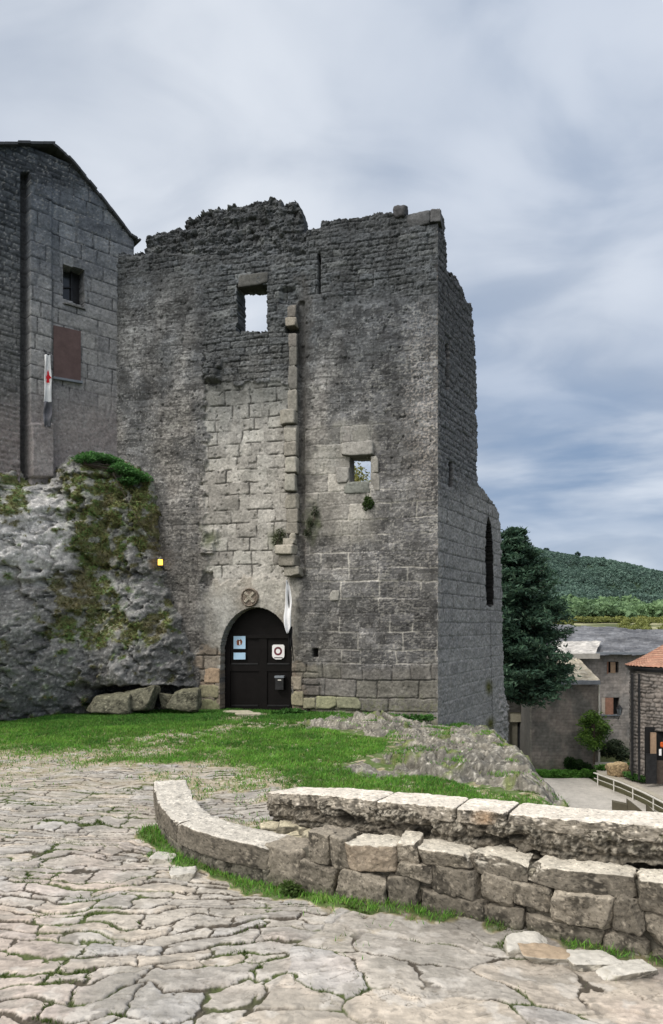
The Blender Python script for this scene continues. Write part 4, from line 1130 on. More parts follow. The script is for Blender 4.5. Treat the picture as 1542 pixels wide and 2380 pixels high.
for a, b, pt, sN in ((.56, 1.0, 1, rs(1600)), (.18, .56, 0, rs(1640)), (-.3, .18, 0, rs(1640))):
    while sN < Lr-.05:
        w = g.uniform(.2, .42); LOW.append((sN, min(sN+w, Lr), a, b, g.uniform(.6, 1.1), pt)); sN += w
for i, (s0, s1, a, b, cf, pt) in enumerate(LOW):
    h = ltop((s0+s1)/2)
    P, Q = path_stone(PRp, s0-.002, s1+.002, -.24, .0+g.uniform(-.02, .035), a*h-.004, b*h+.004, 600+i, 12. if s1-s0 < .4 else 18., .10, 44, .10, 9.)
    sc_ = np.array(SIDEC)*(.35+.9*cf)*1.12
    c = toplit_lichen_col(P, vnorm(P, Q), (.52, .48, .41) if pt else sc_*1.5, sc_, 600+i, spec=.34)
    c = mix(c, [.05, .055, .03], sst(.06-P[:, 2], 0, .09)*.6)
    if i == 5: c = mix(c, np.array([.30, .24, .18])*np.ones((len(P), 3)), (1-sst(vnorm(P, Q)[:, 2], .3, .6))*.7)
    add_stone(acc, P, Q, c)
# small filler stones and rubble in the break between the two arms
for i in range(60):
    s = g.uniform(.0, Lr*.98); h = ltop(s); w = g.uniform(.03, .07); z = g.uniform(0, .9)*h
    P, Q = path_stone(PRp, s, s+w, -.16, -.035, z, z+g.uniform(.02, .05), 660+i, 4., .12, 8, .1)
    add_stone(acc, P, Q, toplit_lichen_col(P, vnorm(P, Q), (.2, .18, .14), (.11, .1, .08), 660+i))
for i in range(46):
    u = g.uniform(640, 850); v = g.uniform(1915, 1975); Yq = np.interp(u, [640, 850], [5.0, 4.62])+(1960-v)*.004
    if v > 1900+.3*(850-u)*.3+55: continue
    c = at(u, v, Yq); hs = g.uniform(.035, .085)
    q, Q, d = stone_local((hs*1.5, hs, hs*.7), 730+i, 10, 4.2, .12, 12, .15)
    P = q+c; add_stone(acc, P, Q, toplit_lichen_col(P, vnorm(P, Q), (.42, .38, .28), (.16, .145, .11), 730+i))
acc_build(acc, 'rubble_face', par)
mb = MB(); ss = np.linspace(0, Lr, 40)
tops = np.array([ltop(x)*.9 for x in ss])
A = PRp.pt(ss, tops, ss*0-.06); B = PRp.pt(ss, ss*0-.4, ss*0-.06); A2 = PRp.pt(ss, tops-.03, ss*0-.40); B2 = PRp.pt(ss, ss*0-.4, ss*0-.40)
for i in range(39):
    mb.add([A[i], A[i+1], B[i+1], B[i], A2[i], A2[i+1], B2[i+1], B2[i]], [(0, 3, 2, 1), (4, 5, 6, 7), (0, 1, 5, 4), (3, 7, 6, 2)])
mb.build('foot_core', M_WALL, par, col=(.10, .092, .075))

# loose pale flagstones on the path edge
FS = [(1222, 2192, .11, .055, 'pale angular loose flagstone tucked against grass below the parapet'), (1368, 2232, .115, .055, 'white wedge-shaped loose flagstone at the lower right of the path'), (1458, 2254, .13, .05, 'long white loose flagstone nearest the right edge of the path'),
      (1276, 2218, .12, .05, 'tan loose flagstone between two white ones on the path'), (426, 2022, .085, .06, 'small pale split flagstone in grass left of the curved wall'), (382, 1985, .08, .06, 'small grey flagstone among moss near the curved wall foot')]
for i, (u, v, hx, hy, lab) in enumerate(FS):
    Yq = CZ*F/(v-HV); x = (u-CX)/F*Yq
    q, Q, d = stone_local((hx, hy*1.5, .026), 780+i, 26, 9., .12, 9, .25)
    P = q+np.array([x, Yq, -.002-.033*max(0, Yq-4)]); N = vnorm(P, Q)
    col = (.36, .28, .20) if i == 3 else (.47, .45, .41)
    o = mesh_np('flagstone', P, Q, M_PAVE, None, toplit_lichen_col(P, N, col, (.3, .28, .24), 780+i)); tag(o, lab, 'flagstone', 'loose flagstones at the path edge')
# worn step slabs at the door
for i, (u, v, hx, lab) in enumerate([(555, 1664, .36, 'thin worn stone slab just in front of the door'), (578, 1676, .30, 'half-buried stone slab in grass a step before the door')]):
    Yq = 15.85-.5*i; c = at(u, v, Yq); zc = plateau(c[0], np.array(Yq))+.03
    q, Q, d = stone_local((hx, .16, .045), 800+i, 16, 5., .08, 6, .1); P = q+np.array([c[0], Yq, float(zc)])
    o = mesh_np('door_step', P, Q, M_PAVE, None, toplit_lichen_col(P, vnorm(P, Q), (.42, .39, .3), (.25, .23, .18), 800+i)); tag(o, lab, 'step')

# ================================================================== GRASS
def blades(name, x, y, z, hgt, wid, col, seed, lean=.5):
    g = np.random.default_rng(seed); n = len(x)
    a = g.uniform(0, 2*math.pi, n); w = wid*g.uniform(.6, 1.3, n)/2; h = hgt*g.uniform(.5, 1.3, n)
    lx, ly = g.normal(size=n)*lean*h, g.normal(size=n)*lean*h
    b = np.stack([x, y, z], 1)
    s = np.stack([np.cos(a)*w, np.sin(a)*w, 0*w], 1)
    V = np.stack([b-s, b+s, b+np.stack([lx, ly, h], 1)], 1).reshape(-1, 3)
    c = np.repeat(col, 3, 0); c[0::3] *= .55; c[1::3] *= .55
    return mesh_np(name, V, None, M_GRASS, None, c, np.arange(3*n).reshape(-1, 3), smooth=False)
g = np.random.default_rng(61)
N = 900000
r = g.random(N)
y = 3.2+13.6*g.random(N)**.85; x = (y+.6)*g.uniform(-.66, .62, N)
gm = grass_mask(x, y); od = OUT_D(x, y)
clump = fbm(x*6, y*6, 3, 62)
pr = gm**1.6*(.55+.6*sst(clump, -.3, .3))
pr = pr*np.where(od > .0, .40*sst(fbm(x*1.7+8, y*1.7, 4, 407), .12, .4), 1)
dd = x-np.interp(y, EDGE_Y, EDGE_X); pr = pr*(1-sst(dd, .1, .8)*.6)
# keep grass off the wall footprints
wfd = np.minimum(line_dist(x, y, PATH_U), line_dist(x, y, PATH_R)+.0)
k = (r < pr)
x, y = x[k], y[k]; od = od[k]
z = ground_z(x, y)+.03*(1-0)+.05*fbm(x*.5, y*.5, 3, 72)-.02
inside_r = np.zeros(len(x), bool)
for P in (PRp, PUp):
    for h in (-.06, -.14, -.22): inside_r |= line_dist(x, y, [tuple(P.pt(np.array(s_), 0., h)[:2]) for s_ in np.linspace(0, P.L, 40)]) < .075
for h in (-.05, -.13, -.22): inside_r |= line_dist(x, y, [tuple(PLp.pt(np.array(s_), 0., h)[:2]) for s_ in np.linspace(0, PLp.L, 30)]) < .06
k = ~inside_r; x, y, z, od = x[k], y[k], z[k], od[k]
z = np.where(od > 0, z+.16, z)
tone = np.clip(.5+.5*fbm(x*1.1, y*1.1, 4, 63)+.25*g.normal(size=len(x)), 0, 1)
col = mix([.055, .21, .022], [.21, .45, .06], tone)
col = mix(col, [.30, .30, .11], (g.random(len(x)) < .13)*.8)
col = mix(col, [.04, .15, .025], sst(y, 12, 15.5)*.6)
o = blades('grass', x, y, z, np.where(y < 5.8, .042, .042)*np.interp(y, [4, 16], [.8, 1.15]), np.interp(y, [4, 16], [.006, .018]), col*g.uniform(.7, 1.3, (len(x), 1)), 64)
o['kind'] = 'stuff'; o['label'] = 'short green grass and moss between castle, rocks and path'
# moss tufts in the paving joints
N = 60000; y = 2.6+6*g.random(N); x = (y+.6)*g.uniform(-.6, .6, N)
cl = fbm(x*1.7, y*1.7, 3, 79)+.9*fbm(x*3.7, y*3.7, 2, 179); zz, cc = ground_fn(x, y)
k = (cl > .38) & (cc[:, 0] < .2) & (zz < ground_z(x, y)+.02+.05*fbm(x*.5, y*.5, 3, 72)); x, y, zz = x[k], y[k], zz[k]
rep = 5; x = np.repeat(x, rep)+g.normal(size=len(x)*rep)*.012; y = np.repeat(y, rep)+g.normal(size=len(y)*rep)*.008; zz = np.repeat(zz, rep)
o = blades('moss', x, y, zz-.003, .022, .007, mix([.05, .09, .015], [.11, .17, .03], g.random(len(x))), 65)
o['kind'] = 'stuff'; o['label'] = 'green moss growing in the joints of the paving'

# weeds: on the tower face, at the foot of walls
bush('wall_plant', 'small green weed growing from the tower wall below the little window', 'plant', [WF.p(857, 1163, .06), WF.p(852, 1176, .05), WF.p(862, 1172, .07)], 120, (.10, .05, .12), .035, (.02, .045, .014), (.08, .13, .035), 71)
bush('wall_plant', 'grey-green creeper on the wall right of the stepped pilaster blocks', 'plant', [WF.p(733, 1190, .04), WF.p(722, 1216, .05), WF.p(716, 1240, .04)], 110, (.10, .04, .13), .03, (.03, .04, .022), (.075, .09, .05), 72)
bush('wall_plant', 'dark mossy plant left of the lowest corbel above the door', 'plant', [WF.p(645, 1255, .05), WF.p(655, 1240, .06)], 130, (.13, .04, .13), .03, (.025, .035, .015), (.06, .075, .03), 73)
bush('weed', 'low green weed clump at the right foot of the dark door', 'plant', [at(668, 1656, 15.6), at(652, 1660, 15.5), at(690, 1655, 15.5)], 160, (.2, .12, .09), .05, (.02, .07, .01), (.06, .17, .03), 74)
bush('weed', 'leafy weed tuft at the foot of rubble wall left of the big grey block', 'plant', [at(672, 2062, 4.36), at(684, 2070, 4.33)], 180, (.06, .05, .045), .018, (.03, .06, .012), (.10, .16, .04), 75)
bush('weed', 'green fringe of weeds at the base of the tower right corner', 'plant', [at(u, 1668, 14.6) for u in (880, 905, 930, 960, 990)], 130, (.22, .12, .08), .05, (.02, .07, .01), (.06, .16, .03), 76)

# ================================================================== TREES
def crown_cards(profile, n, g):
    pass
# conifer right of the tower
con = thing('conifer_tree', 'tall dark green conifer directly right of the castle tower', 'tree', (9.6, 36, PL))
g = np.random.default_rng(81)
mb = MB(); bx, by = 9.55, 36.; mb.tube([(bx-.75, by, PL), (bx-.45, by, -2), (bx-.1, by, 3), (bx-.2, by, 6.6)], .26, .05, 10); mb.build('trunk', M_BARK, con)
P = []; K = []; lm = MB()
zs = np.linspace(-2.3, 6.6, 130)
rad = lambda z: float(np.interp(z, [-3.2, -2.2, -1., .8, 2.5, 4.2, 5.6, 6.9], [1.3, 2.2, 2.75, 2.55, 2.3, 1.8, 1.15, .25]))
for i, zc in enumerate(zs):
    for q in range(3):
        a = g.uniform(0, 2*math.pi); R = rad(zc)*g.uniform(.6, 1.22)
        tip = np.array([bx+R*math.cos(a), by+R*math.sin(a), zc+R*g.uniform(-.15, .28)]); b0 = np.array([bx, by, zc+.1])
        midp = (b0+tip)/2+np.array([0, 0, -.10*R])
        lm.tube([b0, midp, tip], .03, .008, 4)
        m = int(45+55*R); t = g.random(m)**.55
        ctr = b0*(1-t)[:, None]**2+2*(t*(1-t))[:, None]*midp+(t**2)[:, None]*tip
        sp = (.10+.30*t*(1.1-t)*R*.9)[:, None]
        pts = ctr+g.normal(size=(m, 3))*sp*np.array([1, 1, .45])
        P.append(pts)
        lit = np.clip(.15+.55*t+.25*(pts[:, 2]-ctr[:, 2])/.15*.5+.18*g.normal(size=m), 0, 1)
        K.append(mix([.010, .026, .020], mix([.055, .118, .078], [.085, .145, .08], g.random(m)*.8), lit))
lm.build('limb', M_BARK, con)
P = np.concatenate(P); K = np.concatenate(K)
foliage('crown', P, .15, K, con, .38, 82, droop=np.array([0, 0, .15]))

# bare spring tree behind the tower, seen through the little window
tr = thing('bare_tree', 'thin branched tree with yellow-green leaves seen through the small tower window', 'tree', (.2, 25, -.5))
mb = MB(); g = np.random.default_rng(85)
mb.tube([(.2, 25, -.8), (.3, 25, 2.5), (.45, 25, 5)], .16, .09, 8); mb.build('trunk', M_BARK, tr)
mb = MB(); tips = []
def grow(p, d, L, r, k):
    q = p+d*L; mb.tube([p, (p+q)/2+g.normal(size=3)*.04*L, q], r, r*.6, 5); tips.append(q)
    if k == 0: return
    for _ in range(3):
        e = d+g.normal(size=3)*.45; e[2] += .1; grow(q, e/np.linalg.norm(e), L*.72, r*.55, k-1)
for _ in range(4):
    e = np.array([g.normal()*.5+.15, g.normal()*.4, 1.]); grow(np.array([.45, 25, 4.6]), e/np.linalg.norm(e), 1.05, .06, 4)
mb.build('limb', M_BARK, tr)
tp = np.array(tips); tp = tp[(tp[:, 0] < 1.15)]
tp = np.repeat(tp, 34, 0)+g.normal(size=(len(tp)*34, 3))*.2
foliage('crown', tp, .06, mix([.14, .15, .03], [.36, .34, .10], g.random(len(tp))), tr, .6, 86)

# small tree in the square
def small_tree(name, label, base, H, R, c0, c1, seed, n=3800, group=None):
    g = np.random.default_rng(seed); base = np.asarray(base, float)
    t = thing(name, label, 'tree', base); mb = MB()
    mb.tube([base, base+np.array([.05, 0, H*.35]), base+np.array([0, 0, H*.8])], .06, .03, 6)
    mb.build('trunk', M_BARK, t); lm = MB(); P = []; K = []
    for i in range(26):
        a = g.uniform(0, 2*math.pi); z = H*g.uniform(.36, .98); rr = R*g.uniform(.35, 1.)*np.interp(z/H, [.3, .55, .8, 1], [.55, 1, .75, .25])
        tip = base+np.array([rr*math.cos(a), rr*math.sin(a), z]); lm.tube([base+np.array([0, 0, z*.65]), tip], .02, .006, 4)
        m = n//26; q = tip+g.normal(size=(m, 3))*R*.20
        P.append(q); K.append(mix(c0, c1, np.clip(.45+.9*(q[:, 2]-tip[2])/R+.25*g.normal(size=m), 0, 1)))
    lm.build('limb', M_BARK, t); foliage('crown', np.concatenate(P), .085, np.concatenate(K), t, .6, seed+1)
small_tree('small_tree', 'small light green leafy tree in front of the pale hip-roofed house', at(1381, 1776, 37.2), 2.75, .80, (.035, .085, .018), (.15, .26, .05), 91)
bush('shrub', 'dark grey-green shrub beside the small tree at the foot of the grey house', 'shrub', [at(1410, 1742, 39), at(1430, 1735, 39.5), at(1446, 1752, 39)], 700, (.55, .4, .45), .09, (.02, .035, .018), (.08, .11, .06), 92)
bush('hedge', 'dark clipped ivy mass left of the small tree in the square', 'hedge', [at(1326, 1774, 37.4), at(1345, 1780, 37.4), at(1362, 1786, 37.4)], 900, (.36, .3, .36), .07, (.006, .022, .006), (.025, .06, .015), 93)
bush('ground_plants', 'bright green strip of low plants along the far edge of the square', 'plants', [at(u, 1800+(u % 3), 36.9+.4*(i % 2)) for i, u in enumerate(range(1252, 1390, 11))], 700, (.36, .3, .30), .075, (.03, .10, .016), (.12, .29, .05), 94)
bush('low_bush', 'bright green low bush right of the small tree behind the brown rock', 'bush', [at(1398, 1784, 36), at(1418, 1782, 36.2), at(1470, 1778, 36), at(1488, 1776, 36.4)], 420, (.34, .3, .16), .07, (.025, .08, .014), (.11, .24, .05), 95)
bush('low_bush', 'green bush by the ramp just left of the arched doorway', 'bush', [at(1475, 1806, 33.4), at(1492, 1810, 33), at(1462, 1800, 33.8)], 380, (.3, .3, .16), .065, (.02, .07, .014), (.08, .18, .04), 96)
boulder('boulder', 'rough tan boulder beside the ramp in the village square', at(1436, 1790, 34.6), (.55, .4, .42), 330, (.38, .29, .17), (.26, .19, .11), None, .16, 3., 26)

# ================================================================== VILLAGE
def frontal(u, Y): return Wall(((u-CX)/F*Y, Y), (1, 0))
def village_wall(name, Y, u0, u1, v0, v1, holes, c0, c1, parent, res=.05, seed=0, rubble=False, thick=.35, ext=None):
    W = frontal(u0, Y); s1, zb = W.sz(u1, v1); zt_ = W.sz(u0, v0)[1]
    def hf(S, Z, U, V):
        d, r, q = masonry(S, Z, 900+seed, (.14, .26), (.2, .55), .05, .04); J = 1-sst(d, 0, .04)
        return (.05 if rubble else .012)*(-J+.5*r)+.015*fbm(S*3, Z*3, 3, seed)
    def cf(S, Z, U, V, H):
        d, r, q = masonry(S, Z, 900+seed, (.14, .26), (.2, .55), .05, .04); J = 1-sst(d, 0, .045)
        n = fbm(S*.9, Z*.7, 4, seed+1); nf = fbm(S*6, Z*6, 4, seed+2); ns_ = fbm(S*3.2, Z*.35, 3, seed+3)
        c = mix(c0, c1, sst(n+.3*ns_, -.3, .4))*(1+.22*nf+.12*ns_)[..., None]
        c = c*(1+.25*(r-.5))[..., None]
        c = mix(c, [.03, .03, .028], J*(.75 if rubble else .18))
        return mix(c, [.10, .12, .06], sst(V+15*n, v1-55, v1)*.4)
    def kp(s, z, u, v):
        k = np.ones(len(s), bool)
        for a, b, c, d in holes: k &= ~((u > a) & (u < b) & (v > c) & (v < d))
        if ext is not None: k &= v > np.interp(u, ext[0], ext[1])
        return k
    return relief(name, W, 0, s1, zb, zt_, res, hf, cf, kp, thick, M_FAR, parent)
def fbox(mb, u0, u1, v0, v1, Y, depth):
    a = at(u0, v1, Y); mb.box(a, [at(u1, v1, Y)[0]-a[0], 0, 0], [0, depth, 0], [0, 0, at(u0, v0, Y)[2]-a[2]])
def pbx(name, mat, parent, *a, col=None):
    mb = MB(); fbox(mb, *a); return mb.build(name, mat, parent, col=col)
def roof_sheet(name, corners, parent, c0, c1, seed, nu=90, nv=60, amp=.03, rows_=26, mat=None):
    """tiled slope from 4 corners (eave left, eave right, ridge right, ridge left)"""
    A, B, C_, D_ = [np.asarray(c, float) for c in corners]
    uu, vv = np.meshgrid(np.linspace(0, 1, nu), np.linspace(0, 1, nv))
    P = (A*(1-uu)[..., None]+B*uu[..., None])*(1-vv)[..., None]+(D_*(1-uu)[..., None]+C_*uu[..., None])*vv[..., None]
    W_ = np.linalg.norm(B-A); L_ = np.linalg.norm(D_-A)
    row = np.floor(vv*rows_+.25*fbm(uu*6, vv*3, 2, seed)); fr = vv*rows_-row
    cid = h01(np.floor(uu*W_/.35+row*.5).astype(int), row.astype(int), seed)
    P[..., 2] += amp*(1-fr)+amp*1.2*(cid-.5)+.06*fbm(uu*5, vv*4, 3, seed+1)
    n = fbm(uu*5, vv*5, 4, seed+2)
    c = mix(c0, c1, np.clip(cid*.7+.3*n+.15, 0, 1))*(1+.3*n)[..., None]
    c = c*(1-.45*sst(fr, .18, .0))[..., None]
    return mesh_np(name, P, grid_quads(nv, nu), mat or M_SLATE, parent, c)

# big grey-roofed house at the back
gh = thing('village_house', 'grey village house with wide dark slate roof and two shuttered windows', 'house', at(1440, 1750, 44))
village_wall('wall', 44, 1290, 1640, 1516, 1756, [(1413, 1438, 1538, 1563), (1399, 1440, 1622, 1660)], [.30, .27, .25], [.23, .215, .205], gh, .055, 901)
roof_sheet('roof', [at(1255, 1526, 43.4), at(1680, 1518, 43.4), at(1680, 1474, 54), at(1255, 1450, 54)], gh, [.085, .09, .105], [.20, .205, .22], 902, 260, 140, .07, 40)
roof_sheet('low_roof', [at(1255, 1521, 43.1), at(1384, 1519, 43.1), at(1398, 1490, 46.2), at(1290, 1491, 46.2)], gh, [.40, .38, .36], [.5, .48, .45], 903, 50, 30, .02, 8)
pbx('parapet_band', M_FAR, gh, 1250, 1395, 1519, 1531, 42.95, .2, col=(.36, .34, .31))
pbx('gutter', M_ZINC, gh, 1388, 1640, 1516, 1521, 43.2, .15)
w = pbx('window', M_DARK, gh, 1410, 1441, 1535, 1566, 44.25, .08)
pbx('shutter', M_TAN, w, 1419.5, 1431, 1539, 1564, 43.98, .05); pbx('shutter', M_WOOD, w, 1412, 1414.5, 1538, 1566, 43.95, .05)
w = pbx('window', M_DARK, gh, 1396, 1443, 1618, 1664, 44.25, .08)
pbx('shutter', M_WOOD, w, 1408, 1426, 1622, 1661, 43.95, .05); pbx('frame', M_FAR, w, 1399, 1408, 1621, 1660, 44.02, .05, col=(.42, .37, .32)); pbx('sill', M_ZINC, w, 1400, 1440, 1661, 1664, 43.9, .15)
# hip-roofed annex
ax = thing('village_house', 'plain grey house with pale hipped stone-tile roof beside the conifer', 'house', at(1312, 1790, 38.5))
village_wall('wall', 38.5, 1236, 1391, 1586, 1800, [], [.25, .225, .205], [.155, .15, .14], ax, .05, 911)
for a_ in (1388, 1236): pbx('flank_wall', M_FAR, ax, a_, a_+3, 1590, 1800, 38.87, 5.0, col=(.14, .135, .13))
e0, e1 = at(1274, 1583, 38.1), at(1395, 1582, 38.1); r0, r1 = at(1306, 1531, 41.4), at(1346, 1531, 41.4); b0, b1 = e0+np.array([0, 6.4, 0]), e1+np.array([0, 6.4, 0])
e0 = at(1232, 1584, 38.1)
rr = roof_sheet('roof', [e0, e1, r1, r0], ax, [.34, .30, .225], [.46, .42, .34], 912, 70, 50, .03, 14)
roof_sheet('roof_side', [e1, b1, r1+np.array([0, .01, 0]), r1], ax, [.26, .24, .20], [.36, .33, .28], 913, 40, 40, .03, 14)
pbx('gutter', M_ZINC, ax, 1278, 1396, 1582, 1591, 37.95, .14)
mb = MB(); mb.tube([at(1393, 1590, 38.2), at(1393, 1612, 38.42), at(1393, 1790, 38.42)], .055); mb.build('downpipe', M_PALE, ax)
# dark wing with garage behind the conifer
wg = thing('outbuilding', 'dark low building with a garage doorway between tower and hip-roofed house', 'building', at(1205, 1770, 41))
village_wall('wall', 41, 1120, 1240, 1545, 1790, [(1184, 1226, 1657, 1790)], [.075, .073, .068], [.055, .054, .05], wg, .06, 921)
pbx('roof', M_SLATE, wg, 1116, 1244, 1538, 1546, 40.8, 5, col=(.06, .06, .065))
pbx('lintel', M_FAR, wg, 1180, 1229, 1650, 1678, 41.05, .25, col=(.30, .28, .22))
dr = pbx('door', M_DARK, wg, 1180, 1230, 1676, 1792, 41.35, .06); pbx('door_post', M_FAR, dr, 1184, 1203, 1678, 1792, 41.2, .12, col=(.16, .15, .12)); pbx('door_leaf', M_GLASS, dr, 1203, 1221, 1688, 1792, 41.28, .05)

# round tower house with red tiles
rt = thing('round_house', 'rounded rubble-stone building with red tiled conical roof at the right edge', 'building', at(1556, 1812, 33.8))
cx_, cy_ = at(1558, 1500, 34.2)[0], 34.2; RR = 1.86
ang = np.linspace(math.pi-.5, 2*math.pi+.5, 26)
CP = Path([(cx_+RR*math.cos(a), cy_+RR*math.sin(a)) for a in ang])
zt_ = at(0, 1556, 34.2)[2]
def ch(S, Z, U, V):
    d, r, q = masonry(S, Z, 931, (.13, .22), (.18, .5), .09, .05); J = 1-sst(d, 0, .05)
    return -.06*J+.05*(r-.5)+.02*fbm(S*6, Z*6, 3, 932)
def cc_(S, Z, U, V, H):
    d, r, q = masonry(S, Z, 931, (.13, .22), (.18, .5), .09, .05); J = 1-sst(d, 0.004, .05)
    c = mix([.25, .22, .20], [.17, .155, .145], r)*(1+.3*fbm(S*7, Z*7, 3, 933))[..., None]
    c = mix(c, [.025, .023, .022], J*.85*sst(fbm(S*1.5, Z*1.5, 3, 934), -.45, .15))
    c = mix(c, [.22, .20, .185], sst(V, 1575, 1562)*.5)
    return mix(c, [.05, .05, .05], sst(U, 1482, 1474)*.75)  # left edge darkened, shade painted into the stone colour
def ck(s, z, u, v):
    arch = (np.abs(u-1531) < 25) & (v > 1700-14*np.sqrt(np.clip(1-((u-1531)/25)**2, 0, 1))+14)
    return ~(arch & (v < 1830))
relief('wall', CP, 0, CP.L, at(0, 1845, 33)[2], zt_, .045, ch, cc_, ck, .4, M_FAR, rt)
# conical tiled roof
na, nr = 120, 46; A_, R_ = np.meshgrid(np.linspace(0, 2*math.pi, na), np.linspace(0, 1, nr))
zr0, zr1 = at(0, 1548, 34.2)[2], at(0, 1489, 34.2)[2]
prof = 1-R_; rowf = R_*15; fr = rowf-np.floor(rowf); tid = h01(np.floor(A_*RR*prof/.2).astype(int), np.floor(rowf).astype(int), 941)
rad_ = (RR+.24)*prof+.0; zz_ = zr0+(zr1-zr0)*(R_**1.18)+.05*(1-fr)+.035*np.sin(A_*62)*prof
c = mix([.33, .16, .11], [.47, .28, .20], tid)*(1+.25*fbm(A_*4, R_*8, 3, 942))[..., None]; c = c*(1-.5*sst(fr, .2, 0))[..., None]
mesh_np('roof', np.stack([cx_+rad_*np.cos(A_), cy_+rad_*np.sin(A_), zz_], -1), grid_quads(nr, na), M_FAR, rt, c)
mb = MB()
for r_a, r_b, za, zb in ((RR+.20, RR+.0, -.02, -.10), (RR+.10, RR-.02, -.10, -.22)):
    V = []; Q = []
    for i in range(48):
        a = 2*math.pi*i/48; j = (i+1) % 48
        for r_, z_ in ((r_a, za), (r_a, zb), (r_b, zb), (r_b, za)): V.append((cx_+r_*math.cos(a), cy_+r_*math.sin(a), zr0+z_))
        for q in range(4): Q.append((4*i+q, 4*j+q, 4*j+(q+1) % 4, 4*i+(q+1) % 4))
    mb.add(V, Q)
mb.build('gutter', M_METAL, rt)
for u in (1470, 1486):
    mb = MB(); Yp = 33.4 if u < 1475 else 32.75; mb.tube([at(u, 1566, Yp), at(u, 1812, Yp)], .06); mb.build('downpipe', M_METAL, rt)
d_ = pbx('door', M_DARK, rt, 1500, 1575, 1690, 1835, 32.95, .06)
pbx('door_jamb', M_TAN, d_, 1514, 1526, 1703, 1760, 32.75, .1)
pbx('gate', M_METAL, d_, 1502, 1527, 1752, 1822, 32.2, .05); pbx('door_panel', M_BARK, d_, 1528, 1560, 1768, 1822, 32.4, .05)
ps = thing('paper_notice', 'small white paper notice in the arched doorway at the right edge', 'sign', at(1536, 1755, 32.3)); pbx('sheet', M_WHITE, ps, 1532.5, 1538, 1741, 1756, 32.33, .01)
pb = thing('red_ornament', 'small red-orange ornament hanging above the paper in arched doorway', 'decoration', at(1540, 1740, 32.3))
q, Q, dd_ = stone_local((.09, .05, .13), 951, 10, 2.5, .2, 10, .2); mesh_np('body', q+at(1540, 1731, 32.3), Q, material('red_paint', (.5, .09, .02), bump=0), pb)
mb = MB(); mb.tube([at(1540, 1727, 32.3), at(1540, 1716, 32.3)], .01); mb.build('hook', M_METAL, pb)
# street lantern on the grey house
ln = thing('street_lantern', 'black wrought-iron wall lantern below the russet shutter of the grey house', 'lantern', at(1438, 1668, 43.6))
mb = MB(); c0 = at(1440, 1652, 43.3)
mb.tube([at(1437, 1672, 43.95), at(1437, 1672, 43.3), at(1440, 1664, 43.3)], .03); mb.build('bracket', M_METAL, ln)
mb = MB(); V = []
for z_, r_ in ((-.28, .10), (.16, .19)):
    for k in range(6): V.append(c0+np.array([r_*math.cos(k*math.pi/3), r_*math.sin(k*math.pi/3), z_]))
mb.add(V, [(k, (k+1) % 6, 6+(k+1) % 6, 6+k) for k in range(6)]); mb.build('glass', M_ZINC, ln)
mb = MB()
for k in range(6): mb.tube([V[k], V[6+k]], .018, n=5)
mb.add([c0+np.array([.23*math.cos(k*math.pi/3), .23*math.sin(k*math.pi/3), .16]) for k in range(6)]+[c0+np.array([0, 0, .42])], (), [(k, (k+1) % 6, 6) for k in range(6)])
mb.build('frame', M_METAL, ln)

# square, ramp with retaining wall, railing, stair blocks
def flat(name, poly, z, mat_c, seed, res=.1, mat=M_PAVE):
    p = np.array(poly); X, Y = np.meshgrid(np.arange(p[:, 0].min(), p[:, 0].max()+res, res), np.arange(p[:, 1].min(), p[:, 1].max()+res, res))
    D = poly_sdf(X, Y, poly); n = fbm(X*.6, Y*.6, 4, seed); nf = fbm(X*4, Y*4, 3, seed+1)
    c = np.asarray(mat_c)*(1+.18*n+.15*nf)[..., None]
    Q = grid_quads(*X.shape); k = D.ravel()[Q].max(1) > 0
    return structure(mesh_np(name, np.stack([X, Y, z+.015*n], -1), Q[k], mat, None, c))
flat('square', [(5.5, 22), (14.5, 22), (14.5, 31), (13.75, 35.4), (13.7, 36.6), (7.2, 36.6)], PL+.03, (.42, .395, .36), 961)
RE = [(13.72, 35.2), (14.2, 33), (14.4, 31), (14.45, 28.5), (14.45, 24)]
flat('ramp', [(p[0]+.08, p[1]) for p in RE]+[(22, 24), (22, 38), (14.6, 38)], PL+.60, (.34, .31, .27), 963)
rw = thing('retaining_wall', 'dark mossy low retaining wall between the village square and the ramp', 'wall', (14.3, 30, PL))
rl = thing('railing', 'pale metal railing with thin posts along the dark retaining wall', 'railing', (14.1, 30, PL))
wb, cp_, r1_, r2_ = MB(), MB(), MB(), MB()
for (xa, ya), (xb, yb_) in zip(RE[:-1], RE[1:]):
    d = np.array([xb-xa, yb_-ya, 0]); o_ = np.array([xa, ya, 0.])
    wb.box(o_+[0, 0, PL-.1], d*.999, (.2, 0, 0), (0, 0, .68))
    k_ = max(1, int(np.hypot(*d[:2])/1.1))
    for i in range(k_): cp_.box(o_+d*(i/k_)+[-.06, 0, PL+.58], d/k_*.985, (.32, 0, 0), (0, 0, .06))
    r1_.box(o_+[-.22, 0, PL+.60], d, (.07, 0, 0), (0, 0, .05)); r2_.box(o_+[-.20, 0, PL+.34], d, (.03, 0, 0), (0, 0, .025))
wb.build('wall_body', M_FAR, rw, col=(.11, .105, .06)); cp_.build('coping', M_FAR, rw, col=(.36, .33, .27))
r1_.build('rail', M_PALE, rl); r2_.build('rail', M_PALE, rl)
for yv in (24.6, 26.5, 28.4, 30.2, 32, 33.6, 34.9):
    xq = np.interp(yv, [p[1] for p in RE][::-1], [p[0] for p in RE][::-1])-.18
    mb = MB(); mb.tube([(xq, yv, PL), (xq, yv, PL+.61)], .03); mb.build('post', M_PALE, rl)
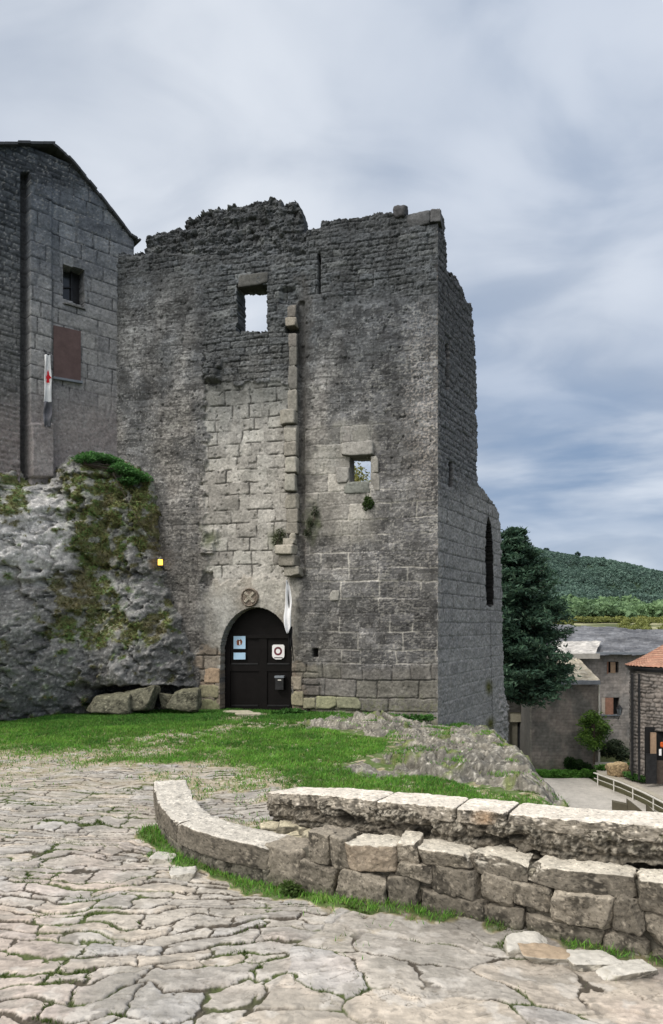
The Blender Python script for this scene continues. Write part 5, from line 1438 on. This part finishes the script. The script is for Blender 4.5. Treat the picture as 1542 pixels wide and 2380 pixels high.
for pts, lab in (([(1425, 1864), (1458, 1871), (1458, 1905), (1425, 1905)], 'dark stepped stone block, leftmost of three in the square behind the parapet'), ([(1459, 1860), (1472, 1869), (1496, 1889), (1496, 1905), (1459, 1905)], 'tall dark wedge-shaped stone block in the middle behind the parapet'), ([(1505, 1871), (1523, 1890), (1523, 1908), (1505, 1908)], 'small dark wedge-shaped stone block farthest right behind the parapet')):
    mb = MB(); mb.poly([at(u, v, 29.2) for u, v in pts][::-1], (.1, .35, 0)); o = mb.build('stair_block', M_FAR, col=(.10, .088, .06)); tag(o, lab, 'stone block', 'stepped blocks behind the parapet')

# ================================================================== WOODED HILL
g = np.random.default_rng(97)
n = 7500; y = 262+400*g.random(n)**.8; u = g.uniform(1150, 1660, n); x = (u-CX)/F*y
z = terr_z(x, y); R_ = g.uniform(1.5, 3.0, n)
def crowns(x, y, z, R, per, size, c0, c1, seed, name):
    g = np.random.default_rng(seed); n = len(x)
    d = g.normal(size=(n, per, 3)); d /= np.linalg.norm(d, axis=2)[..., None]; d[..., 2] = np.abs(d[..., 2])*1.15-.15
    rr = g.uniform(.75, 1.05, (n, per, 1))*R[:, None, None]
    P = np.stack([x, y, z+R*.35], 1)[:, None]+d*rr
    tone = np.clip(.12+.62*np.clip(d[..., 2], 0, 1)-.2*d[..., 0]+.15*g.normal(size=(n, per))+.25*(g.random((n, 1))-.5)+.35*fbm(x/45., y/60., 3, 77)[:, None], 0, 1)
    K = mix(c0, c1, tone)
    o = foliage(name, P.reshape(-1, 3), np.repeat(R*size, per), K.reshape(-1, 3), None, .7, seed+1); o['kind'] = 'stuff'; return o
o = crowns(x, y, z, R_, 42, .36, [.090, .142, .125], [.118, .195, .152], 98, 'forest'); o['label'] = 'dense dark green wood covering the distant hill'  # paler bluish greens: distance haze put into the leaf colours
n = 1100; y = g.uniform(236, 320, n); u = g.uniform(1270, 1660, n); x = (u-CX)/F*y; hgt = np.interp(u, [1290, 1360, 1440, 1542, 1660], [.5, 1.0, .75, .6, .6])
k = g.random(n) < hgt; x, y, hgt = x[k], y[k], hgt[k]
o = crowns(x, y, terr_z(x, y)+1.5+2.5*fbm(x/14., y/40., 3, 197), g.uniform(1.5, 4.2, len(x)), 70, .26, [.105, .175, .095], [.18, .285, .135], 99, 'woodland'); o['label'] = 'lighter green woodland at the foot of the hill'
n = 300; y = np.concatenate([g.uniform(160, 215, 140), g.uniform(222, 240, 160)]); u = np.concatenate([g.uniform(1290, 1335, 40), g.uniform(1440, 1660, 100), g.uniform(1290, 1660, 160)]); x = (u-CX)/F*y
o = crowns(x, y, terr_z(x, y)+.2, g.uniform(.8, 1.7, n), 60, .26, [.09, .11, .03], [.22, .24, .075], 100, 'scrub'); o['label'] = 'yellow-green scrub in the valley behind the slate roof'
# single trees standing out on the crest
for i, (u, hh, lab) in enumerate([(1270, 5.5, 'tree on the hill crest nearest the big conifer'), (1284, 3.2, 'second small tree on the crest from the big conifer'), (1297, 3.4, 'low round tree on the highest stretch of the crest'), (1343, 6.2, 'tallest lone tree standing on the hill crest'), (1368, 3.6, 'low tree just right of the tallest crest tree'), (1402, 4.6, 'round tree midway along the descending crest'), (1424, 3.4, 'small tree right of the midway crest tree'), (1444, 3.0, 'tiny tree on the lower part of the crest'), (1490, 3.6, 'tree on the low right end of the crest')]):
    Yc = 650.; xx = (u-CX)/F*Yc; zc = float(terr_z(np.array(xx), np.array(Yc))); g = np.random.default_rng(1000+i)
    t = thing('crest_tree', lab, 'tree', (xx, Yc, zc), 'single trees along the hill crest')
    mb = MB(); mb.tube([(xx, Yc, zc-1), (xx, Yc, zc+hh*.8)], .3, .12, 6); mb.build('trunk', M_BARK, t)
    m = 260; d = g.normal(size=(m, 3)); d /= np.linalg.norm(d, axis=1)[:, None]
    P = np.array([xx, Yc, zc+hh*.72+1])+d*g.random(m)[:, None]**.4*np.array([hh*.46, hh*.4, hh*.42])
    foliage('crown', P, .8, mix([.012, .03, .03], [.04, .075, .06], np.clip(.5+.5*d[:, 2], 0, 1)), t, .7, 1100+i)

# ================================================================== SKY, SUN, CAMERA
world = bpy.data.worlds.new('World'); SC.world = world; world.use_nodes = True
nt = world.node_tree; nt.nodes.clear()
out = nd(nt, 'ShaderNodeOutputWorld'); bg = nd(nt, 'ShaderNodeBackground'); nt.links.new(bg.outputs[0], out.inputs[0])
SUN_DIR = np.array([-.52, -.42, .78]); SUN_DIR /= np.linalg.norm(SUN_DIR)
sky = nd(nt, 'ShaderNodeTexSky', sky_type='NISHITA'); sky.sun_disc = False
sky.sun_elevation = math.asin(SUN_DIR[2]); sky.sun_rotation = math.atan2(SUN_DIR[0], SUN_DIR[1])
L = nt.links.new
def mth(op, a, b=None, c=None, clamp=False):
    n = nd(nt, 'ShaderNodeMath', operation=op); n.use_clamp = clamp
    for i, q in enumerate((a, b, c)):
        if q is None: continue
        if isinstance(q, (int, float)): n.inputs[i].default_value = q
        else: L(q, n.inputs[i])
    return n.outputs[0]
def mrange(a, f0, f1, t0=0., t1=1.):
    n = nd(nt, 'ShaderNodeMapRange', interpolation_type='SMOOTHSTEP'); L(a, n.inputs[0])
    for i, q in enumerate((f0, f1, t0, t1)): n.inputs[i+1].default_value = q
    return n.outputs[0]
def mixc(f, a, b):
    n = nd(nt, 'ShaderNodeMix', data_type='RGBA'); 
    if isinstance(f, (int, float)): n.inputs[0].default_value = f
    else: L(f, n.inputs[0])
    for i, q in ((6, a), (7, b)):
        if isinstance(q, tuple): n.inputs[i].default_value = (*q, 1)
        else: L(q, n.inputs[i])
    return n.outputs[2]
tcn = nd(nt, 'ShaderNodeTexCoord'); sx = nd(nt, 'ShaderNodeSeparateXYZ'); L(tcn.outputs['Generated'], sx.inputs[0])
X_, Y_, Z_ = sx.outputs
zz = mth('ADD', mth('MAXIMUM', Z_, 0.), .34)
cb = nd(nt, 'ShaderNodeCombineXYZ'); L(mth('DIVIDE', X_, zz), cb.inputs[0]); L(mth('DIVIDE', Y_, zz), cb.inputs[1])
def noise(scale, detail, rough, off, dist=0., stretch=(1, 1, 1)):
    mp = nd(nt, 'ShaderNodeMapping'); mp.inputs['Location'].default_value = off; mp.inputs['Scale'].default_value = stretch; L(cb.outputs[0], mp.inputs['Vector'])
    n = nd(nt, 'ShaderNodeTexNoise'); n.inputs['Scale'].default_value = scale; n.inputs['Detail'].default_value = detail; n.inputs['Roughness'].default_value = rough; n.inputs['Distortion'].default_value = dist
    L(mp.outputs[0], n.inputs['Vector']); return n.outputs['Fac']
nA = noise(1.9, 6, .46, (3.1, 1.7, 0), .3); nB = noise(4.2, 6, .46, (7.4, 2.2, 1), .5, (.8, 1.3, 1)); nC = noise(1.0, 4, .5, (1.3, 5.2, 2))
azr = mrange(mth('DIVIDE', X_, mth('MAXIMUM', Y_, .2)), -.32, .42)           # 0 left .. 1 right
thick = mth('ADD', mth('MULTIPLY', nA, .6), mth('MULTIPLY', nB, .4))
bright = mrange(thick, .37, .64)
cloud = mixc(bright, (.42, .475, .565), (.70, .74, .80))
blue = mixc(mrange(nB, .38, .64), (.25, .335, .48), (.46, .53, .65))
bf = mth('MULTIPLY', azr, mrange(mth('ADD', nC, mth('MULTIPLY', nA, .35)), .52, .78, 1.0, .30))
bf = mth('MULTIPLY', bf, mrange(Z_, .28, .5, 1.0, .55))
c = mixc(bf, cloud, blue)
vD = nd(nt, 'ShaderNodeCombineXYZ'); L(mth('MULTIPLY', mth('DIVIDE', X_, mth('MAXIMUM', Y_, .2)), 2.2), vD.inputs[0]); L(mth('MULTIPLY', Z_, 13.), vD.inputs[1])
nDn = nd(nt, 'ShaderNodeTexNoise'); nDn.inputs['Scale'].default_value = 1.0; nDn.inputs['Detail'].default_value = 6; nDn.inputs['Roughness'].default_value = .52; L(vD.outputs[0], nDn.inputs['Vector']); nD = nDn.outputs['Fac']
band = mth('MULTIPLY', mrange(Z_, .08, .18), mrange(Z_, .36, .22))              # darker blue layer low on the right
c = mixc(mth('MULTIPLY', mth('MULTIPLY', band, azr), mrange(nD, .36, .62, .95, .05)), c, (.19, .28, .43))
c = mixc(mrange(Z_, .10, .0, 0., .55), c, (.46, .55, .68))
sk = nd(nt, 'ShaderNodeVectorMath', operation='SCALE'); L(sky.outputs[0], sk.inputs[0]); sk.inputs['Scale'].default_value = .08
c = mixc(.10, c, sk.outputs[0])
dt = nd(nt, 'ShaderNodeVectorMath', operation='DOT_PRODUCT'); L(tcn.outputs['Generated'], dt.inputs[0]); dt.inputs[1].default_value = tuple(float(q) for q in SUN_DIR)
glow = mrange(dt.outputs['Value'], .32, .95)                                   # brighter sky around the sun, added out of view to light tower and ground
c = mixc(glow, c, (1.8, 1.74, 1.64))
zen = nd(nt, 'ShaderNodeVectorMath', operation='SCALE'); L(c, zen.inputs[0]); zen.inputs['Scale'].default_value = 1.18
gnd = mixc(mrange(Z_, -.02, 0.), (.10, .10, .09), zen.outputs[0])
L(gnd, bg.inputs['Color']); bg.inputs['Strength'].default_value = 1.0
su = bpy.data.lights.new('sun', 'SUN'); su.energy = 1.95; su.angle = math.radians(11); su.color = (1, .955, .89)
so = bpy.data.objects.new('sun', su); COL.objects.link(so)
from mathutils import Vector
so.rotation_euler = Vector(-SUN_DIR).to_track_quat('-Z', 'Y').to_euler(); so.location = (-10, -5, 30)
cam = bpy.data.cameras.new('camera'); co = bpy.data.objects.new('camera', cam); COL.objects.link(co)
cam.sensor_fit = 'VERTICAL'; cam.sensor_height = 36; cam.sensor_width = 24; cam.lens = 36*F/2380
cam.shift_x = 0; cam.shift_y = (HV-1190)/2380
cam.clip_start = .05; cam.clip_end = 6000
co.location = (0, 0, CZ); co.rotation_euler = (math.radians(90), 0, 0); SC.camera = co
SC.view_settings.view_transform = 'Standard'; SC.view_settings.look = 'None'; SC.view_settings.exposure = 0; SC.view_settings.gamma = 1
SC.cycles.max_bounces = 5; SC.cycles.diffuse_bounces = 3; SC.cycles.use_denoising = True
